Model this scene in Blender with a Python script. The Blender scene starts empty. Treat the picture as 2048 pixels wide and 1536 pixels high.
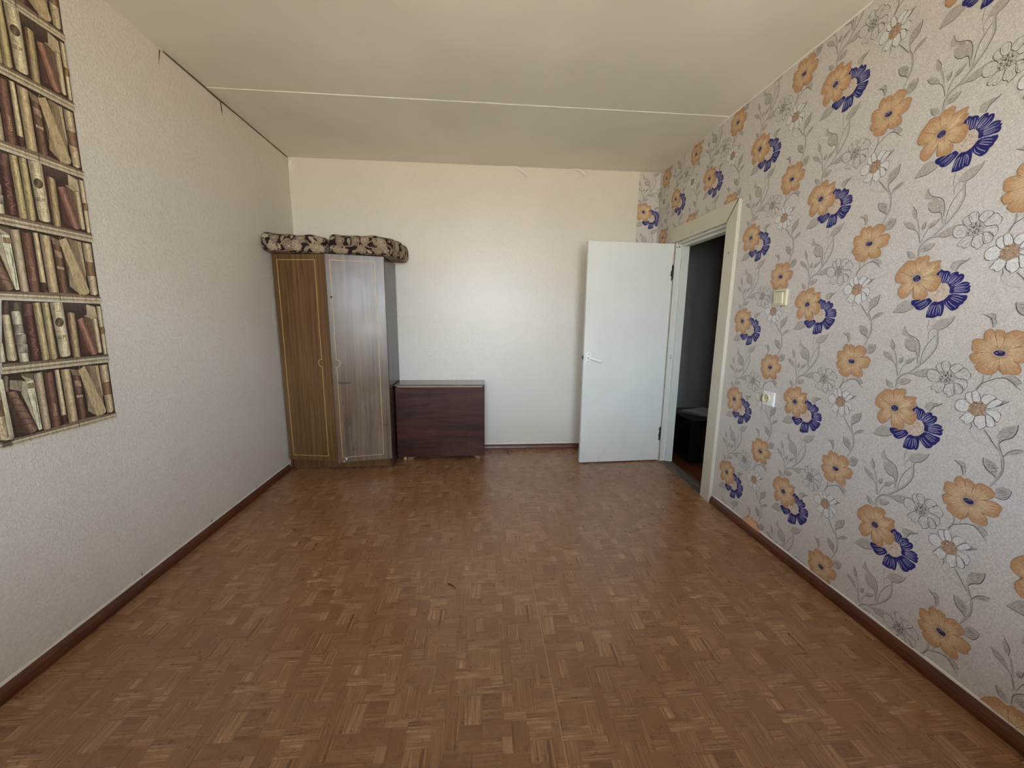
import bpy, bmesh, math, random, json
import numpy as np
from mathutils import Vector, Matrix
random.seed(7); RNG = np.random.default_rng(7)
C = bpy.context.scene.collection
SC = bpy.context.scene
# ------------------------------------------------------------------ camera, light, exposure
CAM = (1.6628, -3.7936, 1.3252)
YAW, PITCH, ROLL, FPX = 0.0814, -0.1685, 0.0109, 769.47
cd = bpy.data.cameras.new('camera'); cam = bpy.data.objects.new('camera', cd); C.objects.link(cam)
fw = Vector((math.sin(YAW)*math.cos(PITCH), math.cos(YAW)*math.cos(PITCH), math.sin(PITCH)))
r0 = Vector((math.cos(YAW), -math.sin(YAW), 0)); u0 = r0.cross(fw)
rr = math.cos(ROLL)*r0 + math.sin(ROLL)*u0; uu = -math.sin(ROLL)*r0 + math.cos(ROLL)*u0
cam.matrix_world = Matrix(((rr.x, uu.x, -fw.x, CAM[0]), (rr.y, uu.y, -fw.y, CAM[1]), (rr.z, uu.z, -fw.z, CAM[2]), (0, 0, 0, 1)))
cd.sensor_fit = 'HORIZONTAL'; cd.sensor_width = 36.0; cd.lens = FPX/2048*36; cd.clip_start = .02
SC.camera = cam
wd = bpy.data.worlds.new('world'); SC.world = wd; wd.use_nodes = True
nt = wd.node_tree; bg = nt.nodes['Background']
sky = nt.nodes.new('ShaderNodeTexSky'); sky.sky_type = 'NISHITA'; sky.sun_disc = False
sky.sun_elevation = math.radians(40); sky.sun_rotation = math.radians(60)
nt.links.new(sky.outputs[0], bg.inputs[0]); bg.inputs[1].default_value = .06
def area(name, loc, rot, sx, sy, power, col, spread=math.pi):
    l = bpy.data.lights.new(name, 'AREA'); l.shape = 'RECTANGLE'; l.size = sx; l.size_y = sy
    l.energy = power; l.color = col; l.spread = spread
    o = bpy.data.objects.new(name, l); C.objects.link(o); o.location = loc; o.rotation_euler = rot; return o
# daylight outside the window wall: blue-white sky coming down, warm sunlit yard coming up
area('sky_light', (1.9, -12.5, 3.0), (math.radians(90), 0, 0), 22, 3.0, 5400, (.68, .82, 1.0))
area('yard_light', (1.9, -12.5, -2.1), (math.radians(90), 0, 0), 22, 7.0, 8900, (1.0, .93, .78))
SC.view_settings.view_transform = 'Standard'; SC.view_settings.look = 'None'
SC.view_settings.exposure = 0.48; SC.view_settings.gamma = 1.0; SC.view_settings.use_curve_mapping = False
SC.cycles.diffuse_bounces = 6; SC.cycles.caustics_reflective = False; SC.cycles.caustics_refractive = False; SC.cycles.use_adaptive_sampling = False; SC.cycles.sampling_pattern = 'TABULATED_SOBOL'
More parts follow.
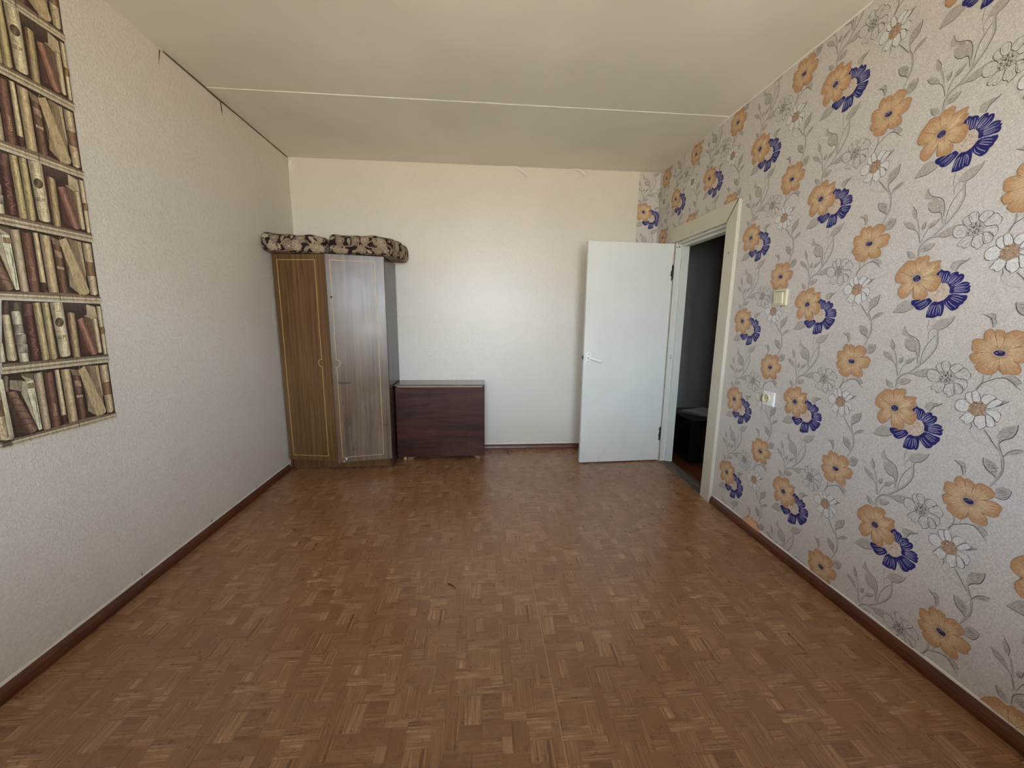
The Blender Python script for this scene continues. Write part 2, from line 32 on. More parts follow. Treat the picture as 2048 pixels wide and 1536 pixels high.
# ------------------------------------------------------------------ data measured off the walls and floor
DATA = json.loads(r'''{"paper":[["soft",[[199,644],[207,592],[213,540],[200,491],[173,435],[124,371],[61,300],[21,279],[-8,241],[-16,213],[-14,170]],4],["soft",[[100,524],[106,469],[107,433],[120,370]],4],["soft",[[-71,463],[-53,412],[-38,351],[-21,266]],3],["line",[[140,721],[135,682],[137,633]],1],["line",[[171,721],[185,696]],0.8],["line",[[214,644],[195,646],[168,649],[149,625],[147,598],[156,567]],1],["leaf",[[163,656],[182,700],[222,726],[275,734],[297,745],[286,709],[266,680],[241,656],[214,644]]],["line",[[209,618],[216,644],[245,657],[269,684],[286,709],[297,747]],1.5],["line",[[209,618],[220,549],[209,492],[177,431],[128,367],[60,302]],1.2],["line",[[198,605],[171,564],[147,518],[132,463],[127,376]],1.2],["leaf",[[-27,669],[-39,632],[-38,599],[-13,586],[31,579],[65,571],[83,541],[91,505],[109,433],[109,470],[104,515],[89,555],[60,580],[23,597],[-6,619]]],["leaf",[[-9,563],[-4,516],[20,490],[48,474],[82,472],[97,455],[91,505],[72,554],[32,572]]],["line",[[-27,669],[-6,619],[23,597],[60,580],[89,555],[104,515],[109,470],[109,433]],1.3],["line",[[-2,521],[20,490],[48,474],[78,472],[93,454],[107,387]],1.5],["line",[[6,575],[31,579],[58,566]],1],["leaf",[[-163,453],[-135,414],[-98,393],[-68,377],[-78,414],[-112,445],[-146,454]]],["line",[[-162,451],[-137,413],[-103,392],[-72,378],[-44,345],[-26,294],[-19,266]],1.2],["leaf",[[-113,562],[-116,513],[-98,476],[-78,465],[-77,501],[-89,530]]],["line",[[-113,562],[-89,530],[-77,501],[-77,463]],1.3],["line",[[-68,464],[-51,412],[-38,351]],0.7],["leaf",[[1,422],[-27,405],[-26,372],[-12,366],[-1,384]]],["line",[[1,420],[-1,384],[-16,366]],1.3],["leaf",[[90,427],[50,413],[19,391],[28,368],[56,379],[73,399]]],["line",[[90,427],[73,399],[56,379],[24,366],[4,327],[-11,268]],1.2],["line",[[61,297],[44,295],[12,276],[-13,243],[-19,213],[-17,169]],1.2],["leaf",[[61,295],[100,317],[145,341],[191,352],[233,353],[200,299],[162,284],[113,291]]],["line",[[61,295],[104,292],[147,282],[189,291]],1.2],["leaf",[[-8,215],[5,241],[42,256],[86,249],[66,218],[29,202],[-6,200]]],["line",[[86,247],[66,218],[38,202],[12,198]],1.3],["leaf",[[-103,224],[-92,186],[-63,158],[-31,162],[-46,194],[-73,214]]],["line",[[-102,221],[-88,181],[-61,157]],1.3],["soft",[[515,354],[518,318],[513,290],[492,242]],3.5],["soft",[[575,-16],[604,-51],[630,-87],[667,-129],[680,-151]],3],["soft",[[502,-41],[515,-69],[549,-97],[591,-111],[638,-122]],1],["line",[[515,355],[518,318],[513,290],[487,241]],1],["line",[[558,371],[555,341],[546,323]],0.8],["leaf",[[602,342],[630,359],[667,362],[701,336],[707,320],[691,302],[689,295],[664,322],[638,340]]],["line",[[497,243],[513,287],[545,312],[579,334],[602,342],[630,343],[664,323],[689,295],[712,282]],1.7],["line",[[630,359],[667,362],[701,336],[706,317]],0.8],["leaf",[[615,160],[639,182],[628,202],[643,199],[671,199],[646,177]]],["line",[[609,152],[630,163],[646,177],[671,199]],1.5],["line",[[504,9],[508,-11],[501,-38]],1.3],["line",[[575,-16],[606,-51],[632,-86],[664,-126]],1.4],["line",[[664,-83],[671,-110],[684,-143]],0.8],["leaf",[[659,-81],[649,-24],[668,22],[697,43],[723,54],[734,60],[735,22],[724,-20],[702,-42],[679,-58]]],["line",[[735,61],[735,22],[724,-20],[702,-42],[679,-58],[664,-83]],1.9],["line",[[649,-7],[669,-3],[689,-3]],0.9],["line",[[662,17],[671,13],[680,6]],0.9],["line",[[691,12],[697,15],[705,15]],0.9],["line",[[700,28],[711,36],[723,40]],0.9],["line",[[665,-35],[675,-27],[685,-23]],0.9],["line",[[688,-41],[698,-28],[708,-19]],0.9],["line",[[695,0],[705,7],[715,10]],0.9],["soft",[[657,-82],[677,-131],[698,-184],[708,-241],[702,-284],[684,-330],[664,-381]],3.2],["line",[[664,-88],[673,-69],[690,-51],[705,-42]],1.2],["line",[[665,-95],[684,-137],[703,-182],[711,-239],[705,-287],[688,-335],[666,-380]],1],["line",[[690,-179],[702,-235],[699,-277],[687,-317]],0.7],["leaf",[[692,-166],[711,-127],[733,-107],[758,-95],[787,-90],[778,-113],[741,-136],[707,-155]]],["line",[[695,-165],[717,-126],[736,-107],[761,-94],[780,-93]],1.4],["leaf",[[601,-204],[608,-239],[629,-273],[657,-291],[681,-313],[685,-283],[684,-247],[659,-215],[627,-203]]],["line",[[601,-204],[610,-243],[629,-273],[657,-291],[674,-304],[683,-316]],1.9],["line",[[614,-216],[636,-222],[657,-220]],0.9],["line",[[624,-241],[650,-240],[673,-230]],0.9],["line",[[637,-261],[660,-258],[682,-247]],0.9],["line",[[652,-280],[667,-278],[680,-269]],0.9],["line",[[651,-239],[667,-253],[681,-260]],0.9],["leaf",[[449,-277],[480,-294],[500,-312],[514,-364],[524,-355],[527,-323],[517,-284],[500,-271],[480,-276]]],["line",[[449,-277],[480,-294],[500,-312],[514,-364]],1.5],["line",[[480,-276],[500,-271],[518,-288],[516,-306],[528,-327],[526,-347]],0.9],["leaf",[[691,-404],[701,-375],[727,-358],[753,-359],[771,-366],[769,-404],[754,-431],[732,-440],[700,-443]]],["line",[[700,-443],[721,-443],[744,-439],[760,-420],[770,-391],[771,-366]],1.4],["line",[[698,-409],[728,-400],[757,-381]],0.9],["line",[[705,-381],[726,-384],[745,-379]],0.9],["line",[[720,-419],[741,-408],[761,-387]],0.9],["line",[[731,-431],[745,-422],[758,-405]],0.9],["leaf",[[250,30],[214,49],[219,87],[260,101],[298,100],[318,112],[286,82],[266,66]]],["line",[[250,30],[266,66],[286,82],[309,98],[318,112]],1.7],["line",[[214,49],[219,87],[260,101],[298,100]],0.7],["leaf",[[17,-222],[-42,-256],[-91,-256],[-138,-257],[-116,-222],[-88,-182],[-46,-170],[-5,-189]]],["line",[[-138,-257],[-90,-258],[-42,-255],[17,-222]],1.5],["line",[[-138,-257],[-116,-222],[-88,-182],[-46,-170],[-6,-184]],0.6],["petals","blue",[[[129,15],[152,44],[156,54],[175,40],[196,38],[218,22],[216,-1],[210,-45],[192,-64],[167,-33]],[[210,-49],[216,-1],[231,16],[249,25],[267,21],[270,3],[283,7],[300,0],[304,-24],[292,-48],[265,-69],[231,-88]],[[231,-90],[266,-76],[294,-56],[315,-50],[345,-62],[339,-77],[354,-82],[348,-97],[353,-109],[344,-130],[306,-130],[237,-126]],[[235,-136],[276,-133],[304,-142],[341,-145],[343,-171],[331,-189],[326,-204],[309,-215],[301,-236],[276,-251],[255,-242],[230,-217],[205,-176]],[[205,-174],[218,-236],[213,-281],[202,-289],[189,-287],[173,-297],[149,-303],[126,-299],[111,-297],[114,-251],[124,-209],[146,-182]],[[133,-182],[104,-217],[76,-239],[50,-242],[29,-229],[22,-216],[-4,-198],[-9,-169],[18,-162],[46,-163],[81,-163],[119,-152]]],[171,-120],[[113,-115],[125,-87],[151,-65],[174,-50],[203,-52],[227,-77],[234,-108],[230,-142],[210,-167],[180,-184],[145,-178],[121,-161],[106,-141]]],["petals","orange",[[[-30,138],[-17,157],[-1,165],[14,161],[26,166],[46,169],[65,156],[68,137],[64,113],[79,113],[104,116],[122,120],[148,118],[147,106],[139,97],[146,92],[141,81],[131,67],[148,76],[154,68],[148,52],[136,26],[121,15],[138,12],[157,-2],[170,-18],[171,-32],[168,-51],[161,-75],[148,-97],[128,-105],[106,-100],[83,-79],[66,-71],[85,-93],[95,-115],[95,-139],[81,-158],[64,-168],[47,-160],[36,-161],[19,-156],[4,-148],[-6,-118],[-5,-78],[-14,-80],[-24,-103],[-39,-127],[-65,-147],[-84,-150],[-102,-129],[-117,-115],[-118,-92],[-119,-74],[-98,-35],[-100,-25],[-130,-20],[-153,4],[-155,24],[-154,45],[-142,78],[-128,96],[-109,118],[-85,143],[-62,147],[-42,141]],[[-30,138],[64,113],[121,15],[66,-71],[-14,-80],[-100,-25],[-123,67]]],[5,0],[[-23,-2],[-16,14],[0,25],[19,23],[32,6],[29,-12],[13,-22],[-8,-21]]],["petals","orange",[[[531,-396],[541,-378],[562,-382],[578,-388],[589,-407],[608,-389],[635,-378],[651,-385],[670,-389],[686,-402],[697,-422],[697,-443],[672,-474],[658,-483],[691,-475],[717,-474],[740,-488],[748,-508],[739,-530],[739,-550],[725,-571],[690,-581],[652,-576],[631,-561],[669,-584],[685,-601],[695,-629],[688,-655],[663,-661],[641,-660],[619,-664],[596,-637],[589,-632],[580,-650],[561,-674],[537,-678],[526,-671],[508,-671],[485,-656],[466,-634],[480,-608],[483,-604],[455,-612],[443,-595],[429,-574],[431,-552],[460,-529],[457,-533],[437,-524],[428,-501],[431,-481],[426,-460],[448,-441],[481,-445],[485,-438],[480,-418],[489,-392],[501,-378],[514,-375]],[[531,-396],[589,-407],[658,-483],[631,-561],[589,-632],[483,-604],[457,-533],[485,-438]]],[577,-530],[[546,-528],[558,-515],[574,-513],[591,-514],[604,-523],[604,-538],[593,-548],[573,-549],[555,-541]]],["petals","white",[[[493,153],[479,143],[464,150],[446,177],[444,205],[455,218],[474,223],[480,195]],[[492,160],[478,195],[475,222],[485,234],[501,237],[518,213],[527,188],[526,164]],[[533,172],[532,192],[544,215],[560,225],[585,223],[608,205],[586,187],[568,159],[556,153]],[[564,141],[581,176],[599,200],[613,203],[634,194],[639,182],[618,161],[599,140],[576,129]],[[568,115],[614,125],[635,119],[645,101],[643,71],[632,50],[610,76],[573,100]],[[572,89],[602,80],[625,43],[622,19],[608,11],[588,12],[575,46]],[[519,62],[516,30],[527,2],[544,-7],[549,-21],[564,-14],[583,11],[579,47],[566,81]],[[486,82],[459,68],[448,47],[435,29],[442,17],[462,15],[470,1],[489,1],[510,25],[517,61]],[[480,136],[448,165],[420,163],[400,146],[395,116],[404,90],[429,76],[462,82],[475,100]]],[522,116],[[475,100],[476,128],[491,152],[508,163],[529,164],[553,156],[567,136],[570,102],[559,79],[534,68],[508,66],[487,78]]],["petals","gray",[[[287,343],[258,339],[239,358],[236,380],[251,399],[267,403],[269,380]],[[289,347],[269,380],[269,406],[281,418],[303,420],[320,403],[323,374],[318,351]],[[327,361],[325,370],[338,397],[357,408],[386,403],[402,384],[379,360],[356,335]],[[356,335],[386,361],[403,382],[427,375],[432,363],[449,345],[449,320],[433,301],[374,308],[366,316]],[[363,294],[402,308],[426,300],[440,281],[439,248],[424,232],[396,261],[363,272]],[[364,268],[399,266],[424,232],[416,201],[400,194],[379,196],[368,222]],[[317,247],[308,215],[317,186],[336,177],[343,160],[362,173],[379,196],[364,264]],[[281,267],[244,239],[229,214],[240,198],[259,197],[265,185],[287,184],[306,206],[313,251]],[[270,266],[237,258],[209,265],[189,293],[193,339],[230,348],[268,323]]],[318,299],[[266,291],[272,323],[287,343],[315,349],[344,342],[362,319],[363,290],[351,262],[324,251],[294,256],[273,270]]]],"blocks":[[33.0,490.3,168.0,535.4,0,6,8],[378.0,493.3,420.0,553.4,1,5,2],[300.0,496.3,378.0,523.3,0,5,1],[252.0,472.2,300.0,532.4,1,6,5],[207.0,475.2,252.0,505.3,0,5,9],[201.0,433.1,303.0,466.2,0,5,6],[168.0,430.1,201.0,541.4,1,3,1],[345.0,463.2,420.0,490.3,0,6,7],[309.0,376.0,384.0,463.2,1,4,2],[384.0,421.1,420.0,460.2,1,8,8],[33.0,418.1,120.0,490.3,1,5,3],[123.0,388.0,168.0,484.2,1,6,8],[384.0,379.0,516.0,418.1,0,6,9],[123.0,345.9,171.0,385.0,0,6,6],[171.0,342.9,204.0,430.1,1,4,1],[204.0,388.0,282.0,427.1,0,4,1],[204.0,360.9,279.0,382.0,0,5,3],[282.0,324.8,309.0,427.1,1,6,9],[312.0,330.8,357.0,373.0,0,5,8],[378.0,312.8,465.0,376.0,1,5,4],[72.0,348.9,123.0,373.0,0,3,2],[72.0,315.8,198.0,339.9,0,6,8],[204.0,240.6,279.0,360.9,1,5,5],[282.0,276.7,357.0,321.8,0,4,1],[282.0,240.6,357.0,273.7,0,5,6],[9.0,210.5,42.0,312.8,1,5,7],[42.0,210.5,90.0,306.8,1,7,7],[93.0,267.7,162.0,312.8,0,3,3],[93.0,225.6,162.0,267.7,0,5,8],[162.0,261.7,198.0,312.8,1,7,5],[165.0,219.6,240.0,240.6,0,7,3],[240.0,198.5,354.0,234.6,0,4,9],[15.0,165.4,90.0,207.5,0,3,1],[90.0,165.4,189.0,216.6,0,4,1],[189.0,114.3,240.0,213.5,1,3,2],[243.0,147.4,318.0,198.5,0,7,6],[243.0,87.2,294.0,147.4,1,7,9],[318.0,93.2,363.0,195.5,1,6,9],[90.0,126.3,153.0,165.4,0,5,7],[156.0,117.3,186.0,165.4,1,8,4],[9.0,129.3,90.0,165.4,0,5,2],[363.0,132.3,402.0,234.6,1,4,5],[363.0,87.2,453.0,129.3,0,3,1],[60.0,81.2,150.0,120.3,0,5,3],[150.0,75.2,237.0,114.3,0,4,2],[318.0,57.1,384.0,87.2,0,6,6],[252.0,0.0,378.0,33.1,0,5,2],[258.0,535.4,378.0,583.5,0,5,4],[162.0,541.4,204.0,631.6,1,4,5],[210.0,526.3,252.0,625.6,1,5,6],[384.0,556.4,420.0,673.7,1,3,1],[30.0,565.4,60.0,673.7,1,5,2],[63.0,6.0,99.0,81.2,1,6,7],[102.0,547.4,162.0,661.7,0,3,1],[63.0,550.4,102.0,586.5,0,4,1],[204.0,48.1,291.0,75.2,0,4,2],[357.0,234.6,402.0,312.8,1,4,3],[294.0,33.1,318.0,147.4,1,3,8],[27.0,535.4,162.0,547.4,0,5,5],[318.0,33.1,384.0,57.1,0,4,1],[303.0,463.2,345.0,496.3,0,3,1],[357.0,312.8,378.0,376.0,1,5,6],[162.0,45.1,204.0,75.2,0,4,1],[201.0,505.3,252.0,526.3,0,4,6],[300.0,523.3,378.0,535.4,0,5,3],[162.0,240.6,204.0,261.7,0,4,2],[204.0,39.1,294.0,48.1,0,3,3],[27.0,418.1,33.0,535.4,1,4,1],[240.0,234.6,357.0,240.6,0,6,3],[237.0,75.2,294.0,87.2,0,4,2],[90.0,216.6,165.0,225.6,0,4,3],[27.0,547.4,63.0,565.4,0,4,8],[204.0,427.1,309.0,433.1,0,6,3],[201.0,466.2,303.0,472.2,0,3,6],[72.0,339.9,171.0,345.9,0,4,8],[204.0,526.3,210.0,625.6,1,5,6],[60.0,120.3,156.0,126.3,0,4,2],[198.0,261.7,204.0,342.9,1,4,5],[204.0,382.0,282.0,388.0,0,4,1],[309.0,321.8,357.0,330.8,0,5,3],[279.0,240.6,282.0,382.0,1,3,3],[252.0,583.5,384.0,586.5,0,5,8],[384.0,376.0,516.0,379.0,0,4,6],[72.0,312.8,198.0,315.8,0,4,5],[354.0,195.5,363.0,234.6,1,5,6],[240.0,87.2,243.0,198.5,1,4,5],[27.0,565.4,30.0,673.7,1,5,2],[60.0,565.4,63.0,667.7,1,4,3],[42.0,306.8,93.0,312.8,0,4,1],[99.0,75.2,150.0,81.2,0,3,1],[189.0,213.5,240.0,219.6,0,5,8],[252.0,532.4,258.0,583.5,1,4,6],[120.0,484.2,168.0,490.3,0,5,8],[9.0,165.4,15.0,210.5,1,5,8],[318.0,87.2,363.0,93.2,0,4,2],[252.0,33.1,294.0,39.1,0,6,2],[90.0,225.6,93.0,306.8,1,3,5],[63.0,0.0,102.0,6.0,0,4,8],[15.0,207.5,90.0,210.5,0,6,5],[282.0,273.7,357.0,276.7,0,4,2],[345.0,490.3,420.0,493.3,0,4,5],[99.0,6.0,102.0,75.2,1,6,6],[120.0,418.1,123.0,484.2,1,4,8],[201.0,472.2,207.0,505.3,1,5,2],[378.0,0.0,384.0,33.1,1,4,1],[303.0,433.1,309.0,463.2,1,3,8],[378.0,553.4,384.0,583.5,1,4,3],[72.0,345.9,123.0,348.9,0,5,6],[72.0,373.0,123.0,376.0,0,4,1],[186.0,114.3,189.0,165.4,1,4,2],[123.0,385.0,171.0,388.0,0,4,5],[309.0,373.0,357.0,376.0,0,3,1],[207.0,472.2,252.0,475.2,0,4,8],[168.0,388.0,171.0,430.1,1,3,3],[258.0,532.4,300.0,535.4,0,6,8],[309.0,330.8,312.0,373.0,1,4,1],[63.0,547.4,102.0,550.4,0,4,3],[153.0,126.3,156.0,165.4,1,4,2],[363.0,129.3,402.0,132.3,0,6,5],[150.0,114.3,186.0,117.3,0,5,8],[318.0,195.5,354.0,198.5,0,3,3],[384.0,418.1,420.0,421.1,0,5,2],[384.0,460.2,420.0,463.2,0,5,3],[384.0,553.4,420.0,556.4,0,4,3],[345.0,493.3,378.0,496.3,0,5,6],[60.0,126.3,90.0,129.3,0,4,3]],"m1":[[[[-4672,2230],[-3885,2225],[-3895,1757],[-4751,1770]],[66,42,35],0],[[[-4663,2217],[-4633,2215],[-4649,2104],[-4674,2109]],[120,105,90],1],[[[-4631,2183],[-4559,2169],[-4535,2160],[-4523,1802],[-4569,2089],[-4642,2121]],[140,128,108],0],[[[-4557,2204],[-4529,2202],[-4486,2167],[-4535,2160]],[170,158,135],0],[[[-4575,2219],[-4478,2212],[-4481,2166],[-4508,2180]],[105,90,75],0],[[[-4560,2164],[-4533,2159],[-4508,1790],[-4520,1796],[-4579,2081]],[170,162,140],0],[[[-4661,2097],[-4610,1851],[-4579,1771],[-4664,1814],[-4665,1986]],[88,58,48],2],[[[-4661,2102],[-4607,2101],[-4523,1802],[-4535,1785],[-4575,1769],[-4610,1851]],[140,100,84],1],[[[-4734,2201],[-4670,2196],[-4674,1783],[-4684,1767],[-4729,1772],[-4750,1779],[-4805,1792]],[204,202,176],1],[[[-4535,2160],[-4488,2164],[-4493,1788],[-4513,1783],[-4520,1796],[-4540,2093]],[214,208,186],0],[[[-4530,2140],[-4482,2141],[-4484,2107],[-4532,2106]],[158,122,84],0],[[[-4481,2207],[-4453,2208],[-4421,2214],[-4434,1776],[-4450,1765],[-4486,1778]],[182,166,140],1],[[[-4414,2208],[-4384,2199],[-4350,2209],[-4362,1776],[-4386,1762],[-4426,1773]],[132,82,72],1],[[[-4335,2215],[-4302,2216],[-4308,1788],[-4325,1776],[-4348,1783]],[206,188,152],1],[[[-4351,1853],[-4309,1853],[-4307,1793],[-4325,1776],[-4348,1783]],[88,52,48],1],[[[-4291,2211],[-4220,2210],[-4228,1783],[-4236,1768],[-4282,1767],[-4300,1780]],[196,172,132],1],[[[-4218,2207],[-4157,2191],[-4147,2140],[-4205,2154]],[130,106,88],0],[[[-4208,2150],[-4155,2144],[-4155,1786],[-4172,1768],[-4204,1768],[-4218,1780]],[124,84,68],1],[[[-4204,2111],[-4153,2106],[-4154,2054],[-4206,2057]],[168,130,112],1],[[[-4207,1992],[-4155,1988],[-4156,1960],[-4207,1962]],[176,150,128],1],[[[-4088,2220],[-3989,2211],[-3992,1856],[-4004,1888],[-4065,2128]],[150,128,102],2],[[[-4012,2211],[-3983,2210],[-3985,1930],[-3998,1974]],[184,162,130],0],[[[-4147,2140],[-4069,1783],[-4137,1841],[-4136,2006]],[112,88,70],2],[[[-4117,1991],[-4069,1781],[-4137,1841]],[152,132,106],0],[[[-4157,2191],[-4101,2222],[-3981,1812],[-3991,1790],[-4042,1768],[-4069,1781]],[186,162,120],0],[[[-3975,2209],[-3900,2209],[-3910,1795],[-3932,1779],[-3974,1783],[-3977,1941]],[202,182,150],1],[[[-3981,2052],[-3906,2054],[-3905,1944],[-3981,1944]],[148,102,76],1],[[[-4751,1770],[-4677,1765],[-4153,1785],[-3893,1766],[-3893,1754],[-4754,1754]],[126,102,86],0],[[[-4754,1754],[-3893,1754],[-3893,1714],[-4759,1724]],[192,182,156],3],[[[-4231,1766],[-4225,1766],[-4225,1721],[-4231,1720]],[50,38,30],0]],"m2":[[[[-4584,2739],[-3874,2739],[-3883,2285],[-4663,2279]],[70,44,38],0],[[[-4585,2731],[-4545,2731],[-4557,2640],[-4601,2639]],[92,72,60],1],[[[-4542,2729],[-4468,2728],[-4479,2623],[-4551,2635]],[102,84,72],1],[[[-4462,2720],[-4403,2720],[-4412,2628],[-4471,2628]],[118,78,70],1],[[[-4177,2735],[-4002,2732],[-4007,2644],[-4176,2666]],[82,62,54],2],[[[-4000,2730],[-3926,2710],[-3922,2615],[-4008,2640]],[184,168,138],0],[[[-4654,2448],[-4632,2443],[-4634,2324],[-4641,2313],[-4678,2311]],[192,184,166],1],[[[-4601,2637],[-4564,2641],[-4559,2631],[-4566,2325],[-4582,2315],[-4619,2321],[-4625,2336]],[198,188,154],1],[[[-4545,2658],[-4536,2664],[-4493,2665],[-4488,2653],[-4495,2292],[-4513,2281],[-4548,2287],[-4553,2299]],[206,200,184],1],[[[-4546,2566],[-4491,2569],[-4490,2510],[-4546,2510]],[150,143,136],1],[[[-4542,2497],[-4485,2500],[-4487,2435],[-4547,2436]],[150,143,136],1],[[[-4545,2427],[-4485,2427],[-4489,2367],[-4548,2368]],[150,143,136],1],[[[-4467,2628],[-4415,2630],[-4421,2317],[-4444,2308],[-4477,2316]],[112,62,58],1],[[[-4400,2726],[-4349,2732],[-4356,2308],[-4371,2296],[-4407,2300]],[188,172,122],1],[[[-4340,2729],[-4293,2734],[-4298,2316],[-4318,2293],[-4347,2296],[-4353,2308]],[184,168,118],1],[[[-4283,2733],[-4189,2739],[-4198,2325],[-4215,2312],[-4260,2310],[-4280,2319]],[208,197,166],1],[[[-4169,2657],[-4154,2663],[-4110,2655],[-4123,2303],[-4136,2290],[-4178,2292],[-4182,2323]],[178,152,108],1],[[[-4169,2655],[-4154,2662],[-4180,2294],[-4182,2323]],[128,88,64],0],[[[-4097,2596],[-4048,2326],[-4109,2336],[-4098,2510]],[100,56,48],2],[[[-4043,2635],[-3968,2610],[-3965,2334],[-3991,2306],[-4026,2508]],[122,88,72],2],[[[-4038,2637],[-3993,2642],[-3927,2615],[-3974,2605]],[176,156,124],0],[[[-3976,2608],[-3927,2615],[-3932,2323],[-3952,2315],[-3969,2324]],[196,180,146],1],[[[-4099,2601],[-4056,2618],[-4044,2615],[-3971,2329],[-3991,2306],[-4026,2306],[-4047,2331]],[146,92,82],4],[[[-3919,2720],[-3878,2714],[-3891,2309],[-3903,2298],[-3921,2302]],[206,190,156],1],[[[-3917,2535],[-3878,2539],[-3882,2482],[-3920,2476]],[150,106,66],1],[[[-4660,2301],[-3882,2293],[-3883,2277],[-4664,2278]],[122,100,84],0],[[[-4664,2278],[-3883,2277],[-3886,2228],[-4672,2230]],[186,176,152],3]],"l1":[[[[-4497,2075],[-4508,2038],[-4502,1997],[-4504,1962],[-4502,1922],[-4505,1857],[-4509,1808]],[90,84,78],1.6],[[[-4487,2048],[-4501,2026],[-4499,1981],[-4511,1949]],[110,104,95],1.2],[[[-4157,2188],[-4101,2220],[-3981,1812]],[222,204,168],1.2],[[[-4157,2188],[-4069,1782],[-4042,1769]],[214,196,160],1.2],[[[-4216,2204],[-4160,2187]],[214,196,160],1.2],[[[-3972,2172],[-3920,2095],[-3973,2068]],[140,116,94],1.3],[[[-3904,2186],[-3963,2125],[-3913,2064]],[140,116,94],1.3],[[[-3979,1929],[-3922,1870],[-3979,1823]],[140,116,94],1.3],[[[-3912,1928],[-3977,1870],[-3922,1798]],[140,116,94],1.3],[[[-4477,2006],[-4430,2009]],[120,106,88],1.2],[[[-4408,2084],[-4353,2086]],[90,50,45],1.2],[[[-4418,1963],[-4352,1956]],[90,50,45],1.2],[[[-4421,1827],[-4358,1823]],[90,50,45],1.2],[[[-4655,2049],[-4627,2053],[-4587,2035]],[80,52,44],2],[[[-4654,2007],[-4608,2001],[-4568,1977]],[80,52,44],2],[[[-4644,1957],[-4593,1949],[-4553,1924]],[80,52,44],2],[[[-4631,1896],[-4583,1893],[-4541,1872]],[80,52,44],2],[[[-4610,1851],[-4566,1849],[-4527,1828]],[80,52,44],2],[[[-4757,1739],[-4601,1740],[-4381,1736],[-4178,1730],[-3895,1736]],[150,138,116],1.5],[[[-4710,2010],[-4666,2005]],[170,170,150],1.5],[[[-4336,2104],[-4305,2104]],[150,132,104],1],[[[-4672,2230],[-3886,2222]],[40,26,22],3],[[[-4292,2120],[-4226,2117]],[160,136,100],1],[[[-4292,1967],[-4227,1964]],[160,136,100],1]],"l2":[[[[-4257,2719],[-4223,2722],[-4224,2674],[-4259,2671],[-4257,2719]],[150,136,108],1.2],[[[-4273,2635],[-4191,2641]],[140,126,100],1.2],[[[-4281,2509],[-4198,2511]],[140,126,100],1.2],[[[-4278,2441],[-4202,2441]],[140,126,100],1.2],[[[-4277,2383],[-4203,2382]],[140,126,100],1],[[[-4279,2660],[-4269,2696],[-4269,2723]],[150,136,108],1.2],[[[-4215,2665],[-4205,2698],[-4209,2725]],[150,136,108],1.2],[[[-4537,2648],[-4509,2594]],[150,145,132],1.2],[[[-4500,2648],[-4537,2599]],[150,145,132],1.2],[[[-4097,2598],[-4056,2615],[-4047,2613]],[210,160,140],1],[[[-4097,2596],[-4044,2331]],[190,130,112],1],[[[-4668,2255],[-4454,2252],[-4202,2259],[-3884,2254]],[128,114,96],2.2],[[[-4391,2701],[-4360,2706]],[130,116,74],2],[[[-4337,2703],[-4304,2706]],[130,116,74],2],[[[-4391,2387],[-4377,2377],[-4359,2389]],[140,124,84],1],[[[-4395,2365],[-4379,2355],[-4361,2367]],[140,124,84],1],[[[-4399,2344],[-4381,2333],[-4361,2345]],[140,124,84],1],[[[-4340,2383],[-4325,2373],[-4306,2385]],[140,124,84],1],[[[-4342,2361],[-4327,2351],[-4308,2363]],[140,124,84],1],[[[-4343,2338],[-4327,2328],[-4308,2340]],[140,124,84],1],[[[-4183,2522],[-4118,2530]],[140,112,74],1],[[[-4178,2447],[-4122,2453]],[140,112,74],1],[[[-4607,2567],[-4562,2570]],[150,138,104],1.2],[[[-4610,2531],[-4562,2533]],[150,138,104],1.2],[[[-4612,2478],[-4562,2482]],[150,138,104],1.2],[[[-4616,2437],[-4562,2440]],[150,138,104],1.2],[[[-4616,2401],[-4564,2403]],[150,138,104],1.2],[[[-4462,2556],[-4432,2529],[-4459,2505],[-4429,2486]],[190,150,140],1.4],[[[-4462,2466],[-4431,2451],[-4461,2427],[-4432,2399]],[190,150,140],1.4],[[[-4458,2384],[-4423,2385],[-4452,2353],[-4427,2342]],[190,150,140],1.4]],"t1":[[[-4381,1858],[-4378,1957],[-4406,1862]],"Grevel"],"t2":[[[-4284,2452],[-4217,2456],[-4282,2481]],"USEUM"],"med":[[[-4210,2583],[-4214,2571],[-4222,2560],[-4232,2552],[-4243,2549],[-4254,2551],[-4263,2556],[-4268,2566],[-4270,2577],[-4268,2590],[-4262,2601],[-4253,2611],[-4243,2616],[-4232,2617],[-4221,2614],[-4214,2606],[-4210,2595]]]}''')
W, H, YF = 3.361, 2.7, -4.75
XL = lambda y: -.018 - .009*y          # the left wall stands a little out of square
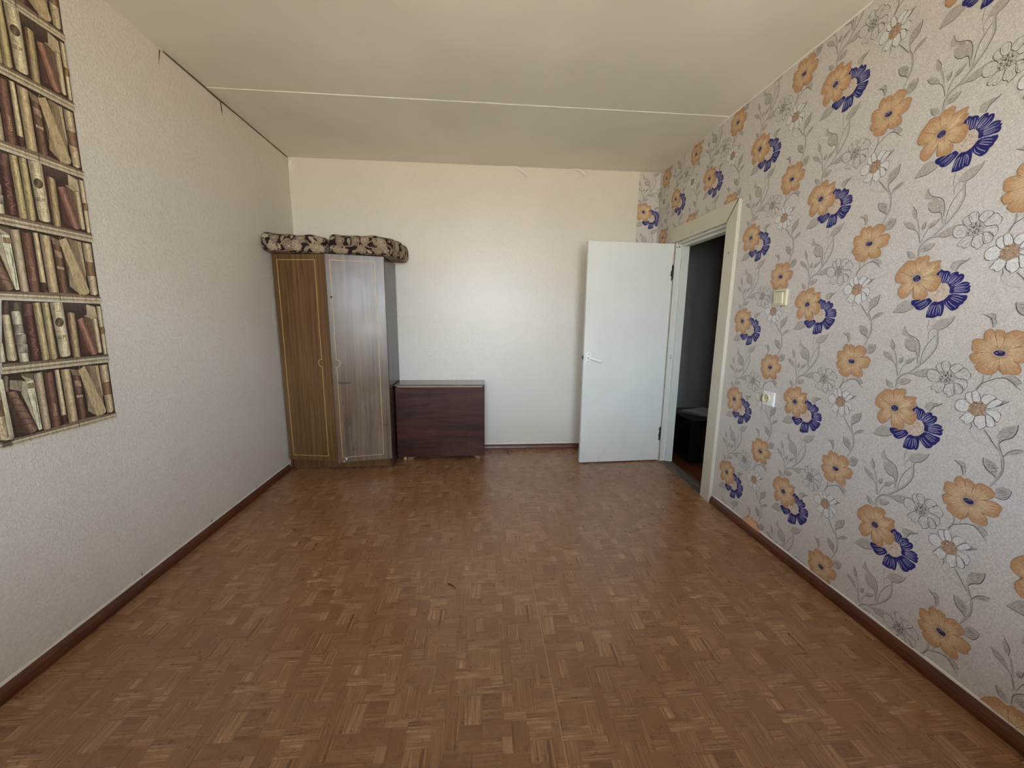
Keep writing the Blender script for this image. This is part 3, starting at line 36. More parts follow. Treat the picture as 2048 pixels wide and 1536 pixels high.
# ------------------------------------------------------------------ helpers
def lin(c):
    out = []
    for v in c:
        v = v/255.0
        out.append(v/12.92 if v <= .04045 else ((v+.055)/1.055)**2.4)
    return tuple(out)
def tag(o, label=None, cat=None, group=None, kind=None):
    if label: o['label'] = label
    if cat: o['category'] = cat
    if group: o['group'] = group
    if kind: o['kind'] = kind
    return o
class MB:
    def __init__(s): s.v = []; s.f = []; s.c = []; s.uv = {}; s.mi = []
    def poly(s, pts, col=None, mi=0):
        n = len(s.v); s.v += [tuple(p) for p in pts]; s.f.append(tuple(range(n, n+len(pts)))); s.mi.append(mi)
        if col is not None:
            if isinstance(col[0], (tuple, list)): s.c += [tuple(k)+(1.,) for k in col]
            else: s.c += [tuple(col)+(1.,)]*len(pts)
        else: s.c += [(1, 1, 1, 1)]*len(pts)
    def quadbox(s, lo, hi, mi=0):
        x0, y0, z0 = lo; x1, y1, z1 = hi; n = len(s.v)
        s.v += [(x0,y0,z0),(x1,y0,z0),(x1,y1,z0),(x0,y1,z0),(x0,y0,z1),(x1,y0,z1),(x1,y1,z1),(x0,y1,z1)]
        s.c += [(1,1,1,1)]*8
        for q in ((0,3,2,1),(4,5,6,7),(0,1,5,4),(1,2,6,5),(2,3,7,6),(3,0,4,7)):
            s.f.append(tuple(n+i for i in q)); s.mi.append(mi)
    def prism(s, pts, d, mi=0):
        """closed prism: polygon pts (3D, planar) pushed by vector d"""
        n = len(s.v); k = len(pts); d = Vector(d)
        s.v += [tuple(p) for p in pts] + [tuple(Vector(p)+d) for p in pts]; s.c += [(1,1,1,1)]*(2*k)
        s.f.append(tuple(range(n+k-1, n-1, -1))); s.f.append(tuple(range(n+k, n+2*k))); s.mi += [mi]*2
        for i in range(k):
            j = (i+1) % k; s.f.append((n+i, n+j, n+k+j, n+k+i)); s.mi.append(mi)
    def tube(s, path, rad, seg=8, mi=0):
        pts = [Vector(p) for p in path]; n0 = len(s.v); m = len(pts)
        for i, p in enumerate(pts):
            t = (pts[min(i+1, m-1)]-pts[max(i-1, 0)]).normalized()
            a = t.orthogonal().normalized() if i == 0 else (pa - t*pa.dot(t)).normalized()
            pa = a; b = t.cross(a); r = rad[i] if isinstance(rad, (list, tuple)) else rad
            for k in range(seg):
                an = 2*math.pi*k/seg; s.v.append(tuple(p + r*(math.cos(an)*a+math.sin(an)*b))); s.c.append((1,1,1,1))
        for i in range(m-1):
            for k in range(seg):
                s.f.append((n0+i*seg+k, n0+i*seg+(k+1) % seg, n0+(i+1)*seg+(k+1) % seg, n0+(i+1)*seg+k)); s.mi.append(mi)
        s.f.append(tuple(n0+k for k in range(seg-1, -1, -1))); s.f.append(tuple(n0+(m-1)*seg+k for k in range(seg))); s.mi += [mi]*2
    def mesh(s, name, colors=False):
        me = bpy.data.meshes.new(name); me.from_pydata(s.v, [], s.f)
        if colors:
            a = me.color_attributes.new('col', 'FLOAT_COLOR', 'POINT'); a.data.foreach_set('color', np.array(s.c, np.float32).ravel())
        return me
    def build(s, name, mats, parent=None, bevel=0, smooth=False, colors=False, loc=None, rotz=0):
        me = s.mesh(name, colors)
        for m in (mats if isinstance(mats, (list, tuple)) else [mats]): me.materials.append(m)
        if any(s.mi): me.polygons.foreach_set('material_index', s.mi)
        if bevel:
            bm = bmesh.new(); bm.from_mesh(me)
            bmesh.ops.remove_doubles(bm, verts=bm.verts, dist=1e-6)
            bmesh.ops.recalc_face_normals(bm, faces=bm.faces)
            es = [e for e in bm.edges if len(e.link_faces) == 2 and e.calc_face_angle(0) > .5]
            bmesh.ops.bevel(bm, geom=es, offset=bevel, segments=2, affect='EDGES', profile=.6)
            bm.to_mesh(me); bm.free()
        if smooth:
            me.polygons.foreach_set('use_smooth', [True]*len(me.polygons))
        o = bpy.data.objects.new(name, me); C.objects.link(o)
        if parent: o.parent = parent
        if loc: o.location = loc
        if rotz: o.rotation_euler = (0, 0, rotz)
        return o
def empty(name, loc=(0, 0, 0), rotz=0, parent=None):
    o = bpy.data.objects.new(name, None); C.objects.link(o); o.location = loc; o.rotation_euler = (0, 0, rotz)
    o.empty_display_size = .1
    if parent: o.parent = parent
    return o
def box(name, lo, hi, mat, parent=None, bevel=0, **k):
    m = MB(); m.quadbox(lo, hi); return m.build(name, mat, parent, bevel, **k)
# ------------------------------------------------------------------ materials
def newmat(name, rough=.6, spec=.5):
    m = bpy.data.materials.new(name); m.use_nodes = True; n = m.node_tree
    b = n.nodes['Principled BSDF']; b.inputs['Roughness'].default_value = rough; b.inputs['Specular IOR Level'].default_value = spec
    return m, n, b
def N(n, t, **k):
    x = n.nodes.new(t)
    for a, v in k.items(): setattr(x, a, v)
    return x
def coords(n, scale=(1, 1, 1), kind='Object', rot=(0, 0, 0)):
    t = N(n, 'ShaderNodeTexCoord'); m = N(n, 'ShaderNodeMapping'); m.inputs['Scale'].default_value = scale; m.inputs['Rotation'].default_value = rot
    n.links.new(t.outputs[kind], m.inputs[0]); return m.outputs[0]
def noise(n, vec, scale, detail=3, rough=.5, dist=0):
    x = N(n, 'ShaderNodeTexNoise'); x.inputs['Scale'].default_value = scale; x.inputs['Detail'].default_value = detail
    x.inputs['Roughness'].default_value = rough; x.inputs['Distortion'].default_value = dist
    n.links.new(vec, x.inputs['Vector']); return x.outputs[0]
def ramp(n, fac, stops):
    r = N(n, 'ShaderNodeValToRGB'); e = r.color_ramp.elements
    while len(e) < len(stops): e.new(.5)
    for i, (p, c) in enumerate(stops): e[i].position = p; e[i].color = tuple(c)+(1,) if len(c) == 3 else c
    n.links.new(fac, r.inputs[0]); return r.outputs[0]
def mix(n, a, b, fac, mode='MIX'):
    x = N(n, 'ShaderNodeMix', data_type='RGBA', blend_type=mode)
    for s, v in ((6, a), (7, b)):
        if isinstance(v, tuple): x.inputs[s].default_value = v+(1,) if len(v) == 3 else v
        else: n.links.new(v, x.inputs[s])
    if isinstance(fac, (int, float)): x.inputs[0].default_value = fac
    else: n.links.new(fac, x.inputs[0])
    return x.outputs[2]
def mathn(n, op, a, b=0.):
    x = N(n, 'ShaderNodeMath', operation=op)
    for i, v in enumerate((a, b)):
        if isinstance(v, (int, float)): x.inputs[i].default_value = v
        else: n.links.new(v, x.inputs[i])
    return x.outputs[0]
def bump(n, b, h, strength=.3, dist=.002):
    x = N(n, 'ShaderNodeBump'); x.inputs['Strength'].default_value = strength; x.inputs['Distance'].default_value = dist
    n.links.new(h, x.inputs['Height']); n.links.new(x.outputs[0], b.inputs['Normal'])
def setc(n, b, col): n.links.new(col, b.inputs['Base Color'])
def plain(name, c, rough=.5, spec=.5, var=.06, scale=6, bmp=0):
    m, n, b = newmat(name, rough, spec); v = coords(n); f = noise(n, v, scale, 4)
    l = lin(c); setc(n, b, ramp(n, f, [(.3, tuple(x*(1-var) for x in l)), (.7, tuple(min(1, x*(1+var)) for x in l))]))
    if bmp: bump(n, b, noise(n, v, 90, 3), bmp, .001)
    return m
def paper_nodes(n, b, base, cell=150, strength=.5, dist=.0012, var=.10):
    """embossed wallpaper: fine wormy relief with a slightly mottled tone"""
    v = coords(n, kind='Object'); f = noise(n, v, cell, 2, .5, .8); g = noise(n, v, cell*.45, 2, .5, .4)
    h = mathn(n, 'ADD', f, mathn(n, 'MULTIPLY', g, .5)); bump(n, b, h, strength, dist)
    big = noise(n, v, 1.3, 2)
    t = ramp(n, f, [(.36, (1-var,)*3), (.64, (1.0,)*3)]); t2 = ramp(n, big, [(.3, (.95, .945, .94)), (.7, (1, 1, 1))])
    return mix(n, mix(n, base, t, 1, 'MULTIPLY'), t2, 1, 'MULTIPLY')
def paper(name, c, rough, spec, **k):
    m, n, b = newmat(name, rough, spec); setc(n, b, paper_nodes(n, b, lin(c), **k)); return m
M = {}
M['paper_left'] = paper('cream_embossed_paper_left', (228, 221, 209), .62, .35, cell=95, strength=.9, dist=.0026, var=.10)
M['paper_back'] = paper('cream_embossed_paper_back', (230, 223, 209), .36, .6, cell=90, strength=.9, dist=.0012, var=.06)
M['paper_right'] = paper('flower_paper_ground', (222, 216, 211), .5, .42, cell=190, strength=.7, dist=.0014, var=.22)
def printmat(name, rough=.55, cell=140, wear=.1, strength=.4):
    m, n, b = newmat(name, rough, .35); a = N(n, 'ShaderNodeVertexColor', layer_name='col')
    setc(n, b, mix(n, a.outputs[0], paper_nodes(n, b, (1, 1, 1), cell=cell, strength=strength, var=wear), 1, 'MULTIPLY')); return m
M['print'] = printmat('flower_print', cell=190, wear=.2, strength=.6)
def muralmat():
    m, n, b = newmat('bookshelf_print', .5, .4); a = N(n, 'ShaderNodeVertexColor', layer_name='col'); v = coords(n)
    f = noise(n, coords(n, (1, 60, 14)), 2.2, 5, .65); g = noise(n, v, 160, 3, .6)
    t = ramp(n, f, [(.30, (.60, .56, .50)), (.58, (1.08, 1.07, 1.05))]); t2 = ramp(n, g, [(.3, (.84, .82, .78)), (.65, (1.05, 1.05, 1.03))])
    setc(n, b, mix(n, mix(n, a.outputs[0], t, 1, 'MULTIPLY'), t2, 1, 'MULTIPLY')); bump(n, b, g, .15, .0006); return m
M['mural'] = muralmat()
def ceilmat():
    m, n, b = newmat('ceiling_whitewash', .8, .2); v = coords(n); f = noise(n, v, .9, 3, .55); g = noise(n, v, 45, 3)
    setc(n, b, ramp(n, f, [(.3, lin((222, 219, 207))), (.6, lin((236, 233, 222)))])); bump(n, b, g, .12, .002); return m
M['ceiling'] = ceilmat()
def linomat(flat=None):
    m, n, b = newmat('parquet_print_linoleum' + ('_base' if flat else ''), .3, .9)
    v = coords(n, (5, 150, 1), 'UV'); f = noise(n, v, 1.0, 4, .6); v2 = coords(n, (14, 420, 1), 'UV'); g = noise(n, v2, 1.0, 3, .6)
    v3 = coords(n, (1.2, 1.2, 1.2)); big = noise(n, v3, 1.1, 3)
    if flat: tone, con = .40, .0
    else:
        a = N(n, 'ShaderNodeVertexColor', layer_name='col'); s = N(n, 'ShaderNodeSeparateColor'); n.links.new(a.outputs[0], s.inputs[0])
        tone, con = s.outputs[0], s.outputs[1]
    k = mathn(n, 'MULTIPLY', mathn(n, 'SUBTRACT', f, .5), mathn(n, 'MULTIPLY', con, 3.1))
    k2 = mathn(n, 'MULTIPLY', mathn(n, 'SUBTRACT', g, .5), .35)
    x = mathn(n, 'ADD', mathn(n, 'ADD', tone, k), k2)
    col = ramp(n, x, [(.0, lin((104, 66, 40))), (.3, lin((143, 100, 67))), (.5, lin((155, 113, 79))), (.75, lin((180, 140, 104))), (1, lin((204, 166, 130)))])
    col = mix(n, col, ramp(n, big, [(.3, (.86, .85, .84)), (.7, (1, 1, 1))]), 1, 'MULTIPLY'); setc(n, b, col)
    n.links.new(ramp(n, noise(n, coords(n), 14, 4), [(.3, (.24,)*3), (.7, (.36,)*3)]), b.inputs['Roughness'])
    return m
M['lino'] = linomat(); M['lino_base'] = linomat(True)
def wood(name, dark, light, axis=2, scale=26, stretch=.05, rough=.35, spec=.5, dust=0, con=(.35, .66)):
    m, n, b = newmat(name, rough, spec); sc = [1, 1, 1]; sc[axis] = stretch
    v = coords(n, tuple(sc)); f = noise(n, v, scale, 5, .65, .6); g = noise(n, v, scale*5, 3, .6)
    c = ramp(n, f, [(con[0], lin(dark)), (con[1], lin(light))])
    c = mix(n, c, ramp(n, g, [(.3, (.78,)*3), (.6, (1.05,)*3)]), 1, 'MULTIPLY')
    if dust:
        d = noise(n, coords(n), 3.5, 6, .6); e = noise(n, coords(n, (1, 1, .4)), 9, 4, .6)
        w = mathn(n, 'MULTIPLY', ramp(n, d, [(.4, (0,)*3), (.7, (1,)*3)]), ramp(n, e, [(.35, (.2,)*3), (.65, (1,)*3)]))
        c = mix(n, c, lin((150, 138, 122)), mathn(n, 'MULTIPLY', w, dust))
        n.links.new(ramp(n, d, [(.3, (rough,)*3), (.7, (rough+.13,)*3)]), b.inputs['Roughness'])
    setc(n, b, c); return m
M['ward_left'] = wood('walnut_laminate', (86, 60, 34), (124, 93, 59), rough=.36, spec=.35, scale=46, stretch=.022)
M['ward_right'] = wood('walnut_laminate_dusty', (76, 55, 34), (124, 97, 66), rough=.25, spec=.62, dust=.24, scale=46, stretch=.022)
M['ward_side'] = wood('dark_side_panel', (60, 42, 38), (72, 52, 46), rough=.26, spec=.42)
M['ward_in'] = plain('wardrobe_inside', (60, 44, 30), .7)
M['inlay'] = plain('pale_inlay', (214, 182, 112), .5)
M['mahog'] = wood('dark_mahogany', (48, 23, 17), (84, 46, 34), axis=0, scale=16, stretch=.12, rough=.42, spec=.3, dust=.08)
M['mahog_top_sheen'] = wood('mahogany_top_painted_sheen', (104, 84, 74), (128, 108, 96), axis=0, scale=20, stretch=.12, rough=.22, spec=.6)  # same dark mahogany, with the top's reflected sheen put into a paler, greyer colour
M['foot'] = wood('bare_foot_wood', (120, 84, 60), (160, 118, 86), axis=0)
def paintmat(name, c, scuff, rough=.38):
    m, n, b = newmat(name, rough+.04, .4); v = coords(n); f = noise(n, v, 2.2, 3); g = noise(n, coords(n, (1, 1, .35)), 16, 5, .7)
    t = N(n, 'ShaderNodeTexCoord'); sp = N(n, 'ShaderNodeSeparateXYZ'); n.links.new(t.outputs['Object'], sp.inputs[0])
    low = ramp(n, sp.outputs[2], [(.0, (1,)*3), (.16, (.5,)*3), (.36, (0,)*3)])
    w = mathn(n, 'MULTIPLY', ramp(n, g, [(.56, (0,)*3), (.72, (1,)*3)]), low)
    col = mix(n, ramp(n, f, [(.3, lin(tuple(x-6 for x in c))), (.7, lin(c))]), lin(scuff), mathn(n, 'MULTIPLY', w, .38)); setc(n, b, col)
    bump(n, b, noise(n, coords(n, (1, 1, .25)), 70, 3), .06, .001)
    return m
M['door'] = paintmat('white_gloss_door_paint', (229, 231, 224), (152, 158, 166))
M['casing'] = paintmat('cream_gloss_paint', (206, 200, 182), (150, 146, 138), .4)
M['jamb'] = paintmat('white_jamb_paint', (214, 216, 206), (120, 118, 112), .4)
M['chip'] = plain('chipped_dark', (38, 32, 28), .7)
M['iron'] = plain('old_iron', (58, 54, 50), .5)
M['alu'] = plain('white_enamel', (247, 248, 245), .3)
M['skirt'] = wood('brown_painted_skirting', (78, 40, 24), (104, 58, 36), axis=1, scale=12, stretch=.2, rough=.4)
M['skirt_b'] = wood('brown_painted_skirting_back', (84, 46, 30), (112, 68, 48), axis=0, scale=12, stretch=.2, rough=.4)
M['lip'] = plain('torn_white_paper', (232, 228, 220), .7)
M['crack'] = plain('dark_crack_plaster', (92, 78, 60), .9)  # dark brown of the plaster cracks and small torn nicks
M['cream_plastic'] = plain('ivory_plastic', (216, 210, 180), .3)
M['white_plastic'] = plain('white_plastic', (236, 238, 238), .3)
M['hole'] = plain('dark_hole', (26, 22, 20), .8)
M['thresh'] = wood('worn_grey_threshold', (70, 58, 50), (128, 114, 102), axis=1, scale=18, stretch=.08, rough=.6)
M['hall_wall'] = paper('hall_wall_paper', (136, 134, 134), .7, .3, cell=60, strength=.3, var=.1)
M['hall_floor'] = wood('red_brown_hall_floor', (84, 44, 26), (112, 62, 38), axis=1, scale=10, stretch=.1, rough=.5)
M['chest'] = wood('very_dark_chest', (24, 14, 11), (36, 22, 17), rough=.35)
M['sheet_g'] = plain('grey_newsprint', (140, 136, 132), .8)
M['sheet_w'] = plain('pale_magazine', (226, 224, 220), .6)
M['frame_w'] = plain('white_window_frame', (226, 226, 222), .4)
def fabric():
    m, n, b = newmat('floral_upholstery', .85, .2); a = N(n, 'ShaderNodeVertexColor', layer_name='col'); g = noise(n, coords(n), 260, 3, .6)
    setc(n, b, mix(n, a.outputs[0], ramp(n, g, [(.3, (.78,)*3), (.65, (1.06,)*3)]), 1, 'MULTIPLY')); bump(n, b, g, .3, .001); return m
M['fabric'] = fabric()
def glassm():
    m = bpy.data.materials.new('window_glass'); m.use_nodes = True; n = m.node_tree; n.nodes.clear()
    o = N(n, 'ShaderNodeOutputMaterial'); t = N(n, 'ShaderNodeBsdfTransparent'); g = N(n, 'ShaderNodeBsdfGlossy'); g.inputs['Roughness'].default_value = .02
    x = N(n, 'ShaderNodeMixShader'); x.inputs[0].default_value = .06
    n.links.new(t.outputs[0], x.inputs[1]); n.links.new(g.outputs[0], x.inputs[2]); n.links.new(x.outputs[0], o.inputs[0]); return m
M['glass'] = glassm()
# ------------------------------------------------------------------ 2D helpers for print work
def clip(poly, nx, ny, d):
    """keep nx*x+ny*y >= d ; works on point tuples"""
    out = []
    for i in range(len(poly)):
        a, b = poly[i], poly[(i+1) % len(poly)]; da = nx*a[0]+ny*a[1]-d; db = nx*b[0]+ny*b[1]-d
        if da >= 0: out.append(a)
        if (da >= 0) != (db >= 0):
            t = da/(da-db); out.append(tuple(a[k]+(b[k]-a[k])*t for k in range(len(a))))
    return out
def crect(poly, x0, y0, x1, y1):
    xs = [q[0] for q in poly]; ys = [q[1] for q in poly]
    if min(xs) >= x0 and max(xs) <= x1 and min(ys) >= y0 and max(ys) <= y1: return poly
    if max(xs) <= x0 or min(xs) >= x1 or max(ys) <= y0 or min(ys) >= y1: return []
    for nx, ny, d in ((1, 0, x0), (-1, 0, -x1), (0, 1, y0), (0, -1, -y1)):
        poly = clip(poly, nx, ny, d)
        if len(poly) < 3: return []
    return poly
def smooth(pts, n=4, closed=False):
    P = [np.array(q, float) for q in pts]; out = []; m = len(P)
    if m < 3 and not closed: return [tuple(q) for q in P]
    rng = range(m) if closed else range(m-1)
    for i in rng:
        p1, p2 = P[i], P[(i+1) % m]
        p0 = P[(i-1) % m] if closed or i > 0 else p1; p3 = P[(i+2) % m] if closed or i < m-2 else p2
        for k in range(n):
            t = k/n; out.append(tuple(.5*((2*p1)+(-p0+p2)*t+(2*p0-5*p1+4*p2-p3)*t*t+(-p0+3*p1-3*p2+p3)*t**3)))
    if not closed: out.append(tuple(P[-1]))
    return out
GID = [0]
def stroke(pts, w, taper=True, n=4):
    """one polygon per piece of a pen line"""
    GID[0] += 1
    S = [np.array(q) for q in smooth(pts, n)]; m = len(S); Lf = []; Rt = []
    for i, q in enumerate(S):
        t = S[min(i+1, m-1)]-S[max(i-1, 0)]; l = np.linalg.norm(t) or 1; nr = np.array((-t[1], t[0]))/l
        k = w*.5*((.35+.65*math.sin(math.pi*min(1, .12+i/(m-1)*.8))) if taper else 1)
        Lf.append(tuple(q+nr*k)); Rt.append(tuple(q-nr*k))
    return [[Lf[i], Lf[i+1], Rt[i+1], Rt[i]] for i in range(m-1)]
# ------------------------------------------------------------------ room shell
fl = box('floor', (-.3, YF-.3, -.12), (W+.0, .1, -.004), M['lino_base']); tag(fl, 'brown floor of the room under parquet print linoleum', 'floor', kind='structure')
ce = empty('ceiling'); tag(ce, 'greyish white ceiling of two slabs with a pale joint line', 'ceiling', kind='structure')
o = box('ceiling_slab', (-.3, YF-.3, H), (W+.15, -1.028, H+.14), M['ceiling'], ce)
o = box('ceiling_slab', (-.3, -1.028, H-.0035), (W+.15, .15, H+.14), M['ceiling'], ce)
m = MB()
for i in range(60):
    xa, xb = -.02+i*W/60, -.02+(i+1)*W/60; h = .0022+.0004*math.sin(i*1.7)
    m.quadbox((xa, -1.031-.0006*math.sin(i*.9), H-h), (xb, -1.022, H+.01))
m.build('joint_filler', M['ceiling'], ce)
m = MB(); m.prism([(XL(YF-.3), YF-.3, -.1), (XL(.1), .1, -.1), (-.3, .1, -.1), (-.3, YF-.3, -.1)], (0, 0, H+.15))
wl = m.build('wall_left', M['paper_left']); tag(wl, 'left wall in plain cream embossed wallpaper with a bookshelf print strip', 'wall', kind='structure')
wb = box('wall_back', (-.3, 0, -.1), (W+.12, .12, H+.05), M['paper_back']); tag(wb, 'back wall in shiny cream wallpaper peeling along the ceiling', 'wall', kind='structure')
DY0, DY1, DZ = -1.143, -.425, 1.985                    # door opening in the right wall
m = MB()
for lo, hi in (((W, YF-.3, -.1), (W+.1, DY0, H+.05)), ((W, DY0, DZ), (W+.1, DY1, H+.05)), ((W, DY1, -.1), (W+.1, .0, H+.05))): m.quadbox(lo, hi)
wr = m.build('wall_right', M['paper_right']); tag(wr, 'right wall in pale grey wallpaper printed with orange and navy flowers', 'wall', kind='structure')
# window wall behind the photographer: a window and a balcony door let the daylight in
WX0, WX1, WZ0, WZ1, BX0, BX1, BZ0 = .88, 1.55, .85, 2.3, 1.74, 2.62, .85
m = MB()
for lo, hi in (((-.3, 0, -.1), (WX0, .3, H+.05)), ((WX0, 0, -.1), (WX1, .3, WZ0)), ((WX0, 0, WZ1), (BX1, .3, H+.05)), ((WX1, 0, -.1), (BX0, .3, WZ1)), ((BX0, 0, -.1), (BX1, .3, BZ0)), ((BX1, 0, -.1), (W+.1, .3, H+.05))):
    m.quadbox((lo[0], YF-.3, lo[2]), (hi[0], YF, hi[2]))
wf = m.build('wall_front', M['paper_left']); tag(wf, 'window wall behind the photographer', 'wall', kind='structure')
for nm, x0, x1, z0, z1, lab in (('window_1', WX0, WX1, WZ0, WZ1, 'white framed window in the wall behind the photographer'), ('window_2', BX0, BX1, BZ0, WZ1, 'white glazed balcony door behind the photographer')):
    w = empty(nm, (x0, YF-.15, z0)); tag(w, lab, 'window', kind='structure'); a, b_ = x1-x0, z1-z0; m = MB()
    for lo, hi in (((0, -.03, 0), (.06, .03, b_)), ((a-.06, -.03, 0), (a, .03, b_)), ((.06, -.03, 0), (a-.06, .03, .06)), ((.06, -.03, b_-.06), (a-.06, .03, b_))): m.quadbox(lo, hi)
    if nm == 'window_1': m.quadbox((a*.5-.03, -.03, .06), (a*.5+.03, .03, b_-.06))
    m.build('window_frame', M['frame_w'], w); box('pane', (.06, -.004, .06), (a-.06, .004, b_-.06), M['glass'], w)
# ------------------------------------------------------------------ flower print on the right wall
COL = {k: lin(v) for k, v in dict(line=(82, 82, 86), line2=(122, 121, 121), soft=(200, 196, 191), leaf=(194, 187, 180), navy=(40, 40, 112), navy_e=(112, 112, 156), lilac=(190, 190, 222), or_c=(208, 172, 132), or_r=(205, 158, 116),
       or_l=(238, 208, 168), or_d=(158, 112, 76), or_e=(176, 130, 90), disc=(50, 48, 92), pale=(200, 176, 168), stam=(222, 204, 186), stam_d=(196, 166, 148), white=(232, 231, 229), tan=(186, 158, 136), tan_d=(142, 114, 96),
       tan_l=(204, 178, 152), gray=(218, 214, 209), gd=(112, 111, 110), gl=(216, 214, 210), leafd=(148, 144, 140)).items()}
def tile():
    """every printed shape of one repeat: (polygon in mm, colour or per-corner colours, layer)"""
    T = []; rng = random.Random(3)
    def mm(p): return [(q[0]*.5, q[1]*.5) for q in p]
    def add(poly, col, lay):
        if len(poly) != 4: GID[0] += 1
        T.append((poly, col, lay, GID[0]))
    def stip(disc, n, cols, lay, r=(2.2, 4.2)):
        cx = sum(q[0] for q in disc)/len(disc); cy = sum(q[1] for q in disc)/len(disc)
        for i in range(n):
            a = rng.random()*6.283; t = math.sqrt(rng.random())*.93; j = rng.randrange(len(disc)); q = disc[j]
            x, y = cx+(q[0]-cx)*t, cy+(q[1]-cy)*t; s = rng.uniform(*r); al = rng.random()*3.14; e = rng.uniform(.35, .8)
            add([(x+s*math.cos(b)*math.cos(al)-s*e*math.sin(b)*math.sin(al), y+s*math.cos(b)*math.sin(al)+s*e*math.sin(b)*math.cos(al)) for b in np.linspace(0, 6.283, 8)[:-1]], cols[i % len(cols)], lay)
    for it in DATA['paper']:
        k = it[0]
        if k == 'leaf':
            P = smooth(mm(it[1]), 3, True); add(P, COL['leaf'], 1)
            cx = sum(q[0] for q in P)/len(P); cy = sum(q[1] for q in P)/len(P)
            for j in range(7):
                q = P[rng.randrange(len(P))]; t = rng.uniform(.2, .7); x, y = cx+(q[0]-cx)*t, cy+(q[1]-cy)*t; an = rng.uniform(.2, 1.2); l = rng.uniform(3, 7)
                for s in stroke([(x-l*math.cos(an), y-l*math.sin(an)), (x, y+.6), (x+l*math.cos(an), y+l*math.sin(an))], 1.1, True, 2): add(s, COL['leafd'], 2)
        elif k == 'soft':
            for s in stroke(mm(it[1]), it[2]*2.3, False): add(s, COL['soft'], 0)
        elif k == 'line':
            for s in stroke(mm(it[1]), .3+it[2]*1.25): add(s, COL['line'] if it[2] > 1.15 else COL['line2'], 3)
        else:
            nm, ps, c, disc = it[1], [mm(p) for p in it[2]], (it[3][0]*.5, it[3][1]*.5), smooth(mm(it[4]), 2, True); base = 4
            if nm == 'blue':
                for p in ps:
                    S = smooth(p, 2, True); add(S, COL['navy'], base)
                    for i in range(len(S)):
                        for s in stroke([S[i], S[(i+1) % len(S)]], .9, False, 1): add(s, COL['navy_e'], base+.5)
                    d = sorted(range(len(p)), key=lambda i: -math.hypot(p[i][0]-c[0], p[i][1]-c[1])); far = [p[i] for i in d[:max(4, len(p)//2)]]; far.sort(key=lambda q: math.atan2(q[1]-c[1], q[0]-c[0]))
                    for j in range(6):
                        t = j/5*(len(far)-1); i0 = int(t); q0, q1 = far[i0], far[min(i0+1, len(far)-1)]; u = t-i0; q = (q0[0]+(q1[0]-q0[0])*u, q0[1]+(q1[1]-q0[1])*u)
                        a, e = .5, .86+.06*(j % 2)
                        mid = .68; bx, by = -(q[1]-c[1])*.016*(j-2.5), (q[0]-c[0])*.016*(j-2.5)
                        for s in stroke([(c[0]+(q[0]-c[0])*a, c[1]+(q[1]-c[1])*a), (c[0]+(q[0]-c[0])*mid+bx, c[1]+(q[1]-c[1])*mid+by), (c[0]+(q[0]-c[0])*e, c[1]+(q[1]-c[1])*e)], 2.1): add(s, COL['lilac'], base+1)
                add(disc, COL['stam'], base+2); stip(disc, 90, [COL['stam_d'], COL['white'], COL['stam'], COL['pale']], base+3, (1.8, 3.6))
            elif nm == 'orange':
                out, seps = ps; S = smooth(out, 2, True); base = 9
                for i in range(len(S)):
                    a, b_ = S[i], S[(i+1) % len(S)]; ma = (c[0]+(a[0]-c[0])*.55, c[1]+(a[1]-c[1])*.55); mb = (c[0]+(b_[0]-c[0])*.55, c[1]+(b_[1]-c[1])*.55)
                    add([c, ma, mb], COL['or_c'], base); add([ma, a, b_, mb], [COL['or_c'], COL['or_r'], COL['or_r'], COL['or_c']], base)
                for i in range(len(S)):
                    for s in stroke([S[i], S[(i+1) % len(S)]], 1.3, False, 1): add(s, COL['or_e'], base+1)
                for i in range(0, len(out)):
                    q = out[i]
                    for sgn in (.0, .5):
                        q2 = out[(i+1) % len(out)]; e = (q[0]+(q2[0]-q[0])*sgn, q[1]+(q2[1]-q[1])*sgn); a, b_ = rng.uniform(.22, .42), rng.uniform(.66, .9)
                        for s in stroke([(c[0]+(e[0]-c[0])*a, c[1]+(e[1]-c[1])*a), (c[0]+(e[0]-c[0])*(a+b_)/2, c[1]+(e[1]-c[1])*(a+b_)/2+.5), (c[0]+(e[0]-c[0])*b_, c[1]+(e[1]-c[1])*b_)], 1.7, True, 2): add(s, COL['or_l'], base+1)
                for q in seps:
                    for s in stroke([(c[0]+(q[0]-c[0])*.2, c[1]+(q[1]-c[1])*.2), (c[0]+(q[0]-c[0])*.6, c[1]+(q[1]-c[1])*.6+.6), q], 1.1, True, 3): add(s, COL['or_d'], base+2)
                cx = sum(q[0] for q in disc)/len(disc); cy = sum(q[1] for q in disc)/len(disc)
                add([(cx+(q[0]-cx)*1.3, cy+(q[1]-cy)*1.3) for q in disc], COL['pale'], base+3); add(disc, COL['disc'], base+4)
                for j in range(6):
                    q = disc[rng.randrange(len(disc))]
                    for s in stroke([(cx+(q[0]-cx)*.3, cy+(q[1]-cy)*.3), (cx+(q[0]-cx)*.75+1, cy+(q[1]-cy)*.75)], .9, False, 1): add(s, COL['lilac'], base+5)
            else:
                wh = nm == 'white'; base = 4 if not wh else 7
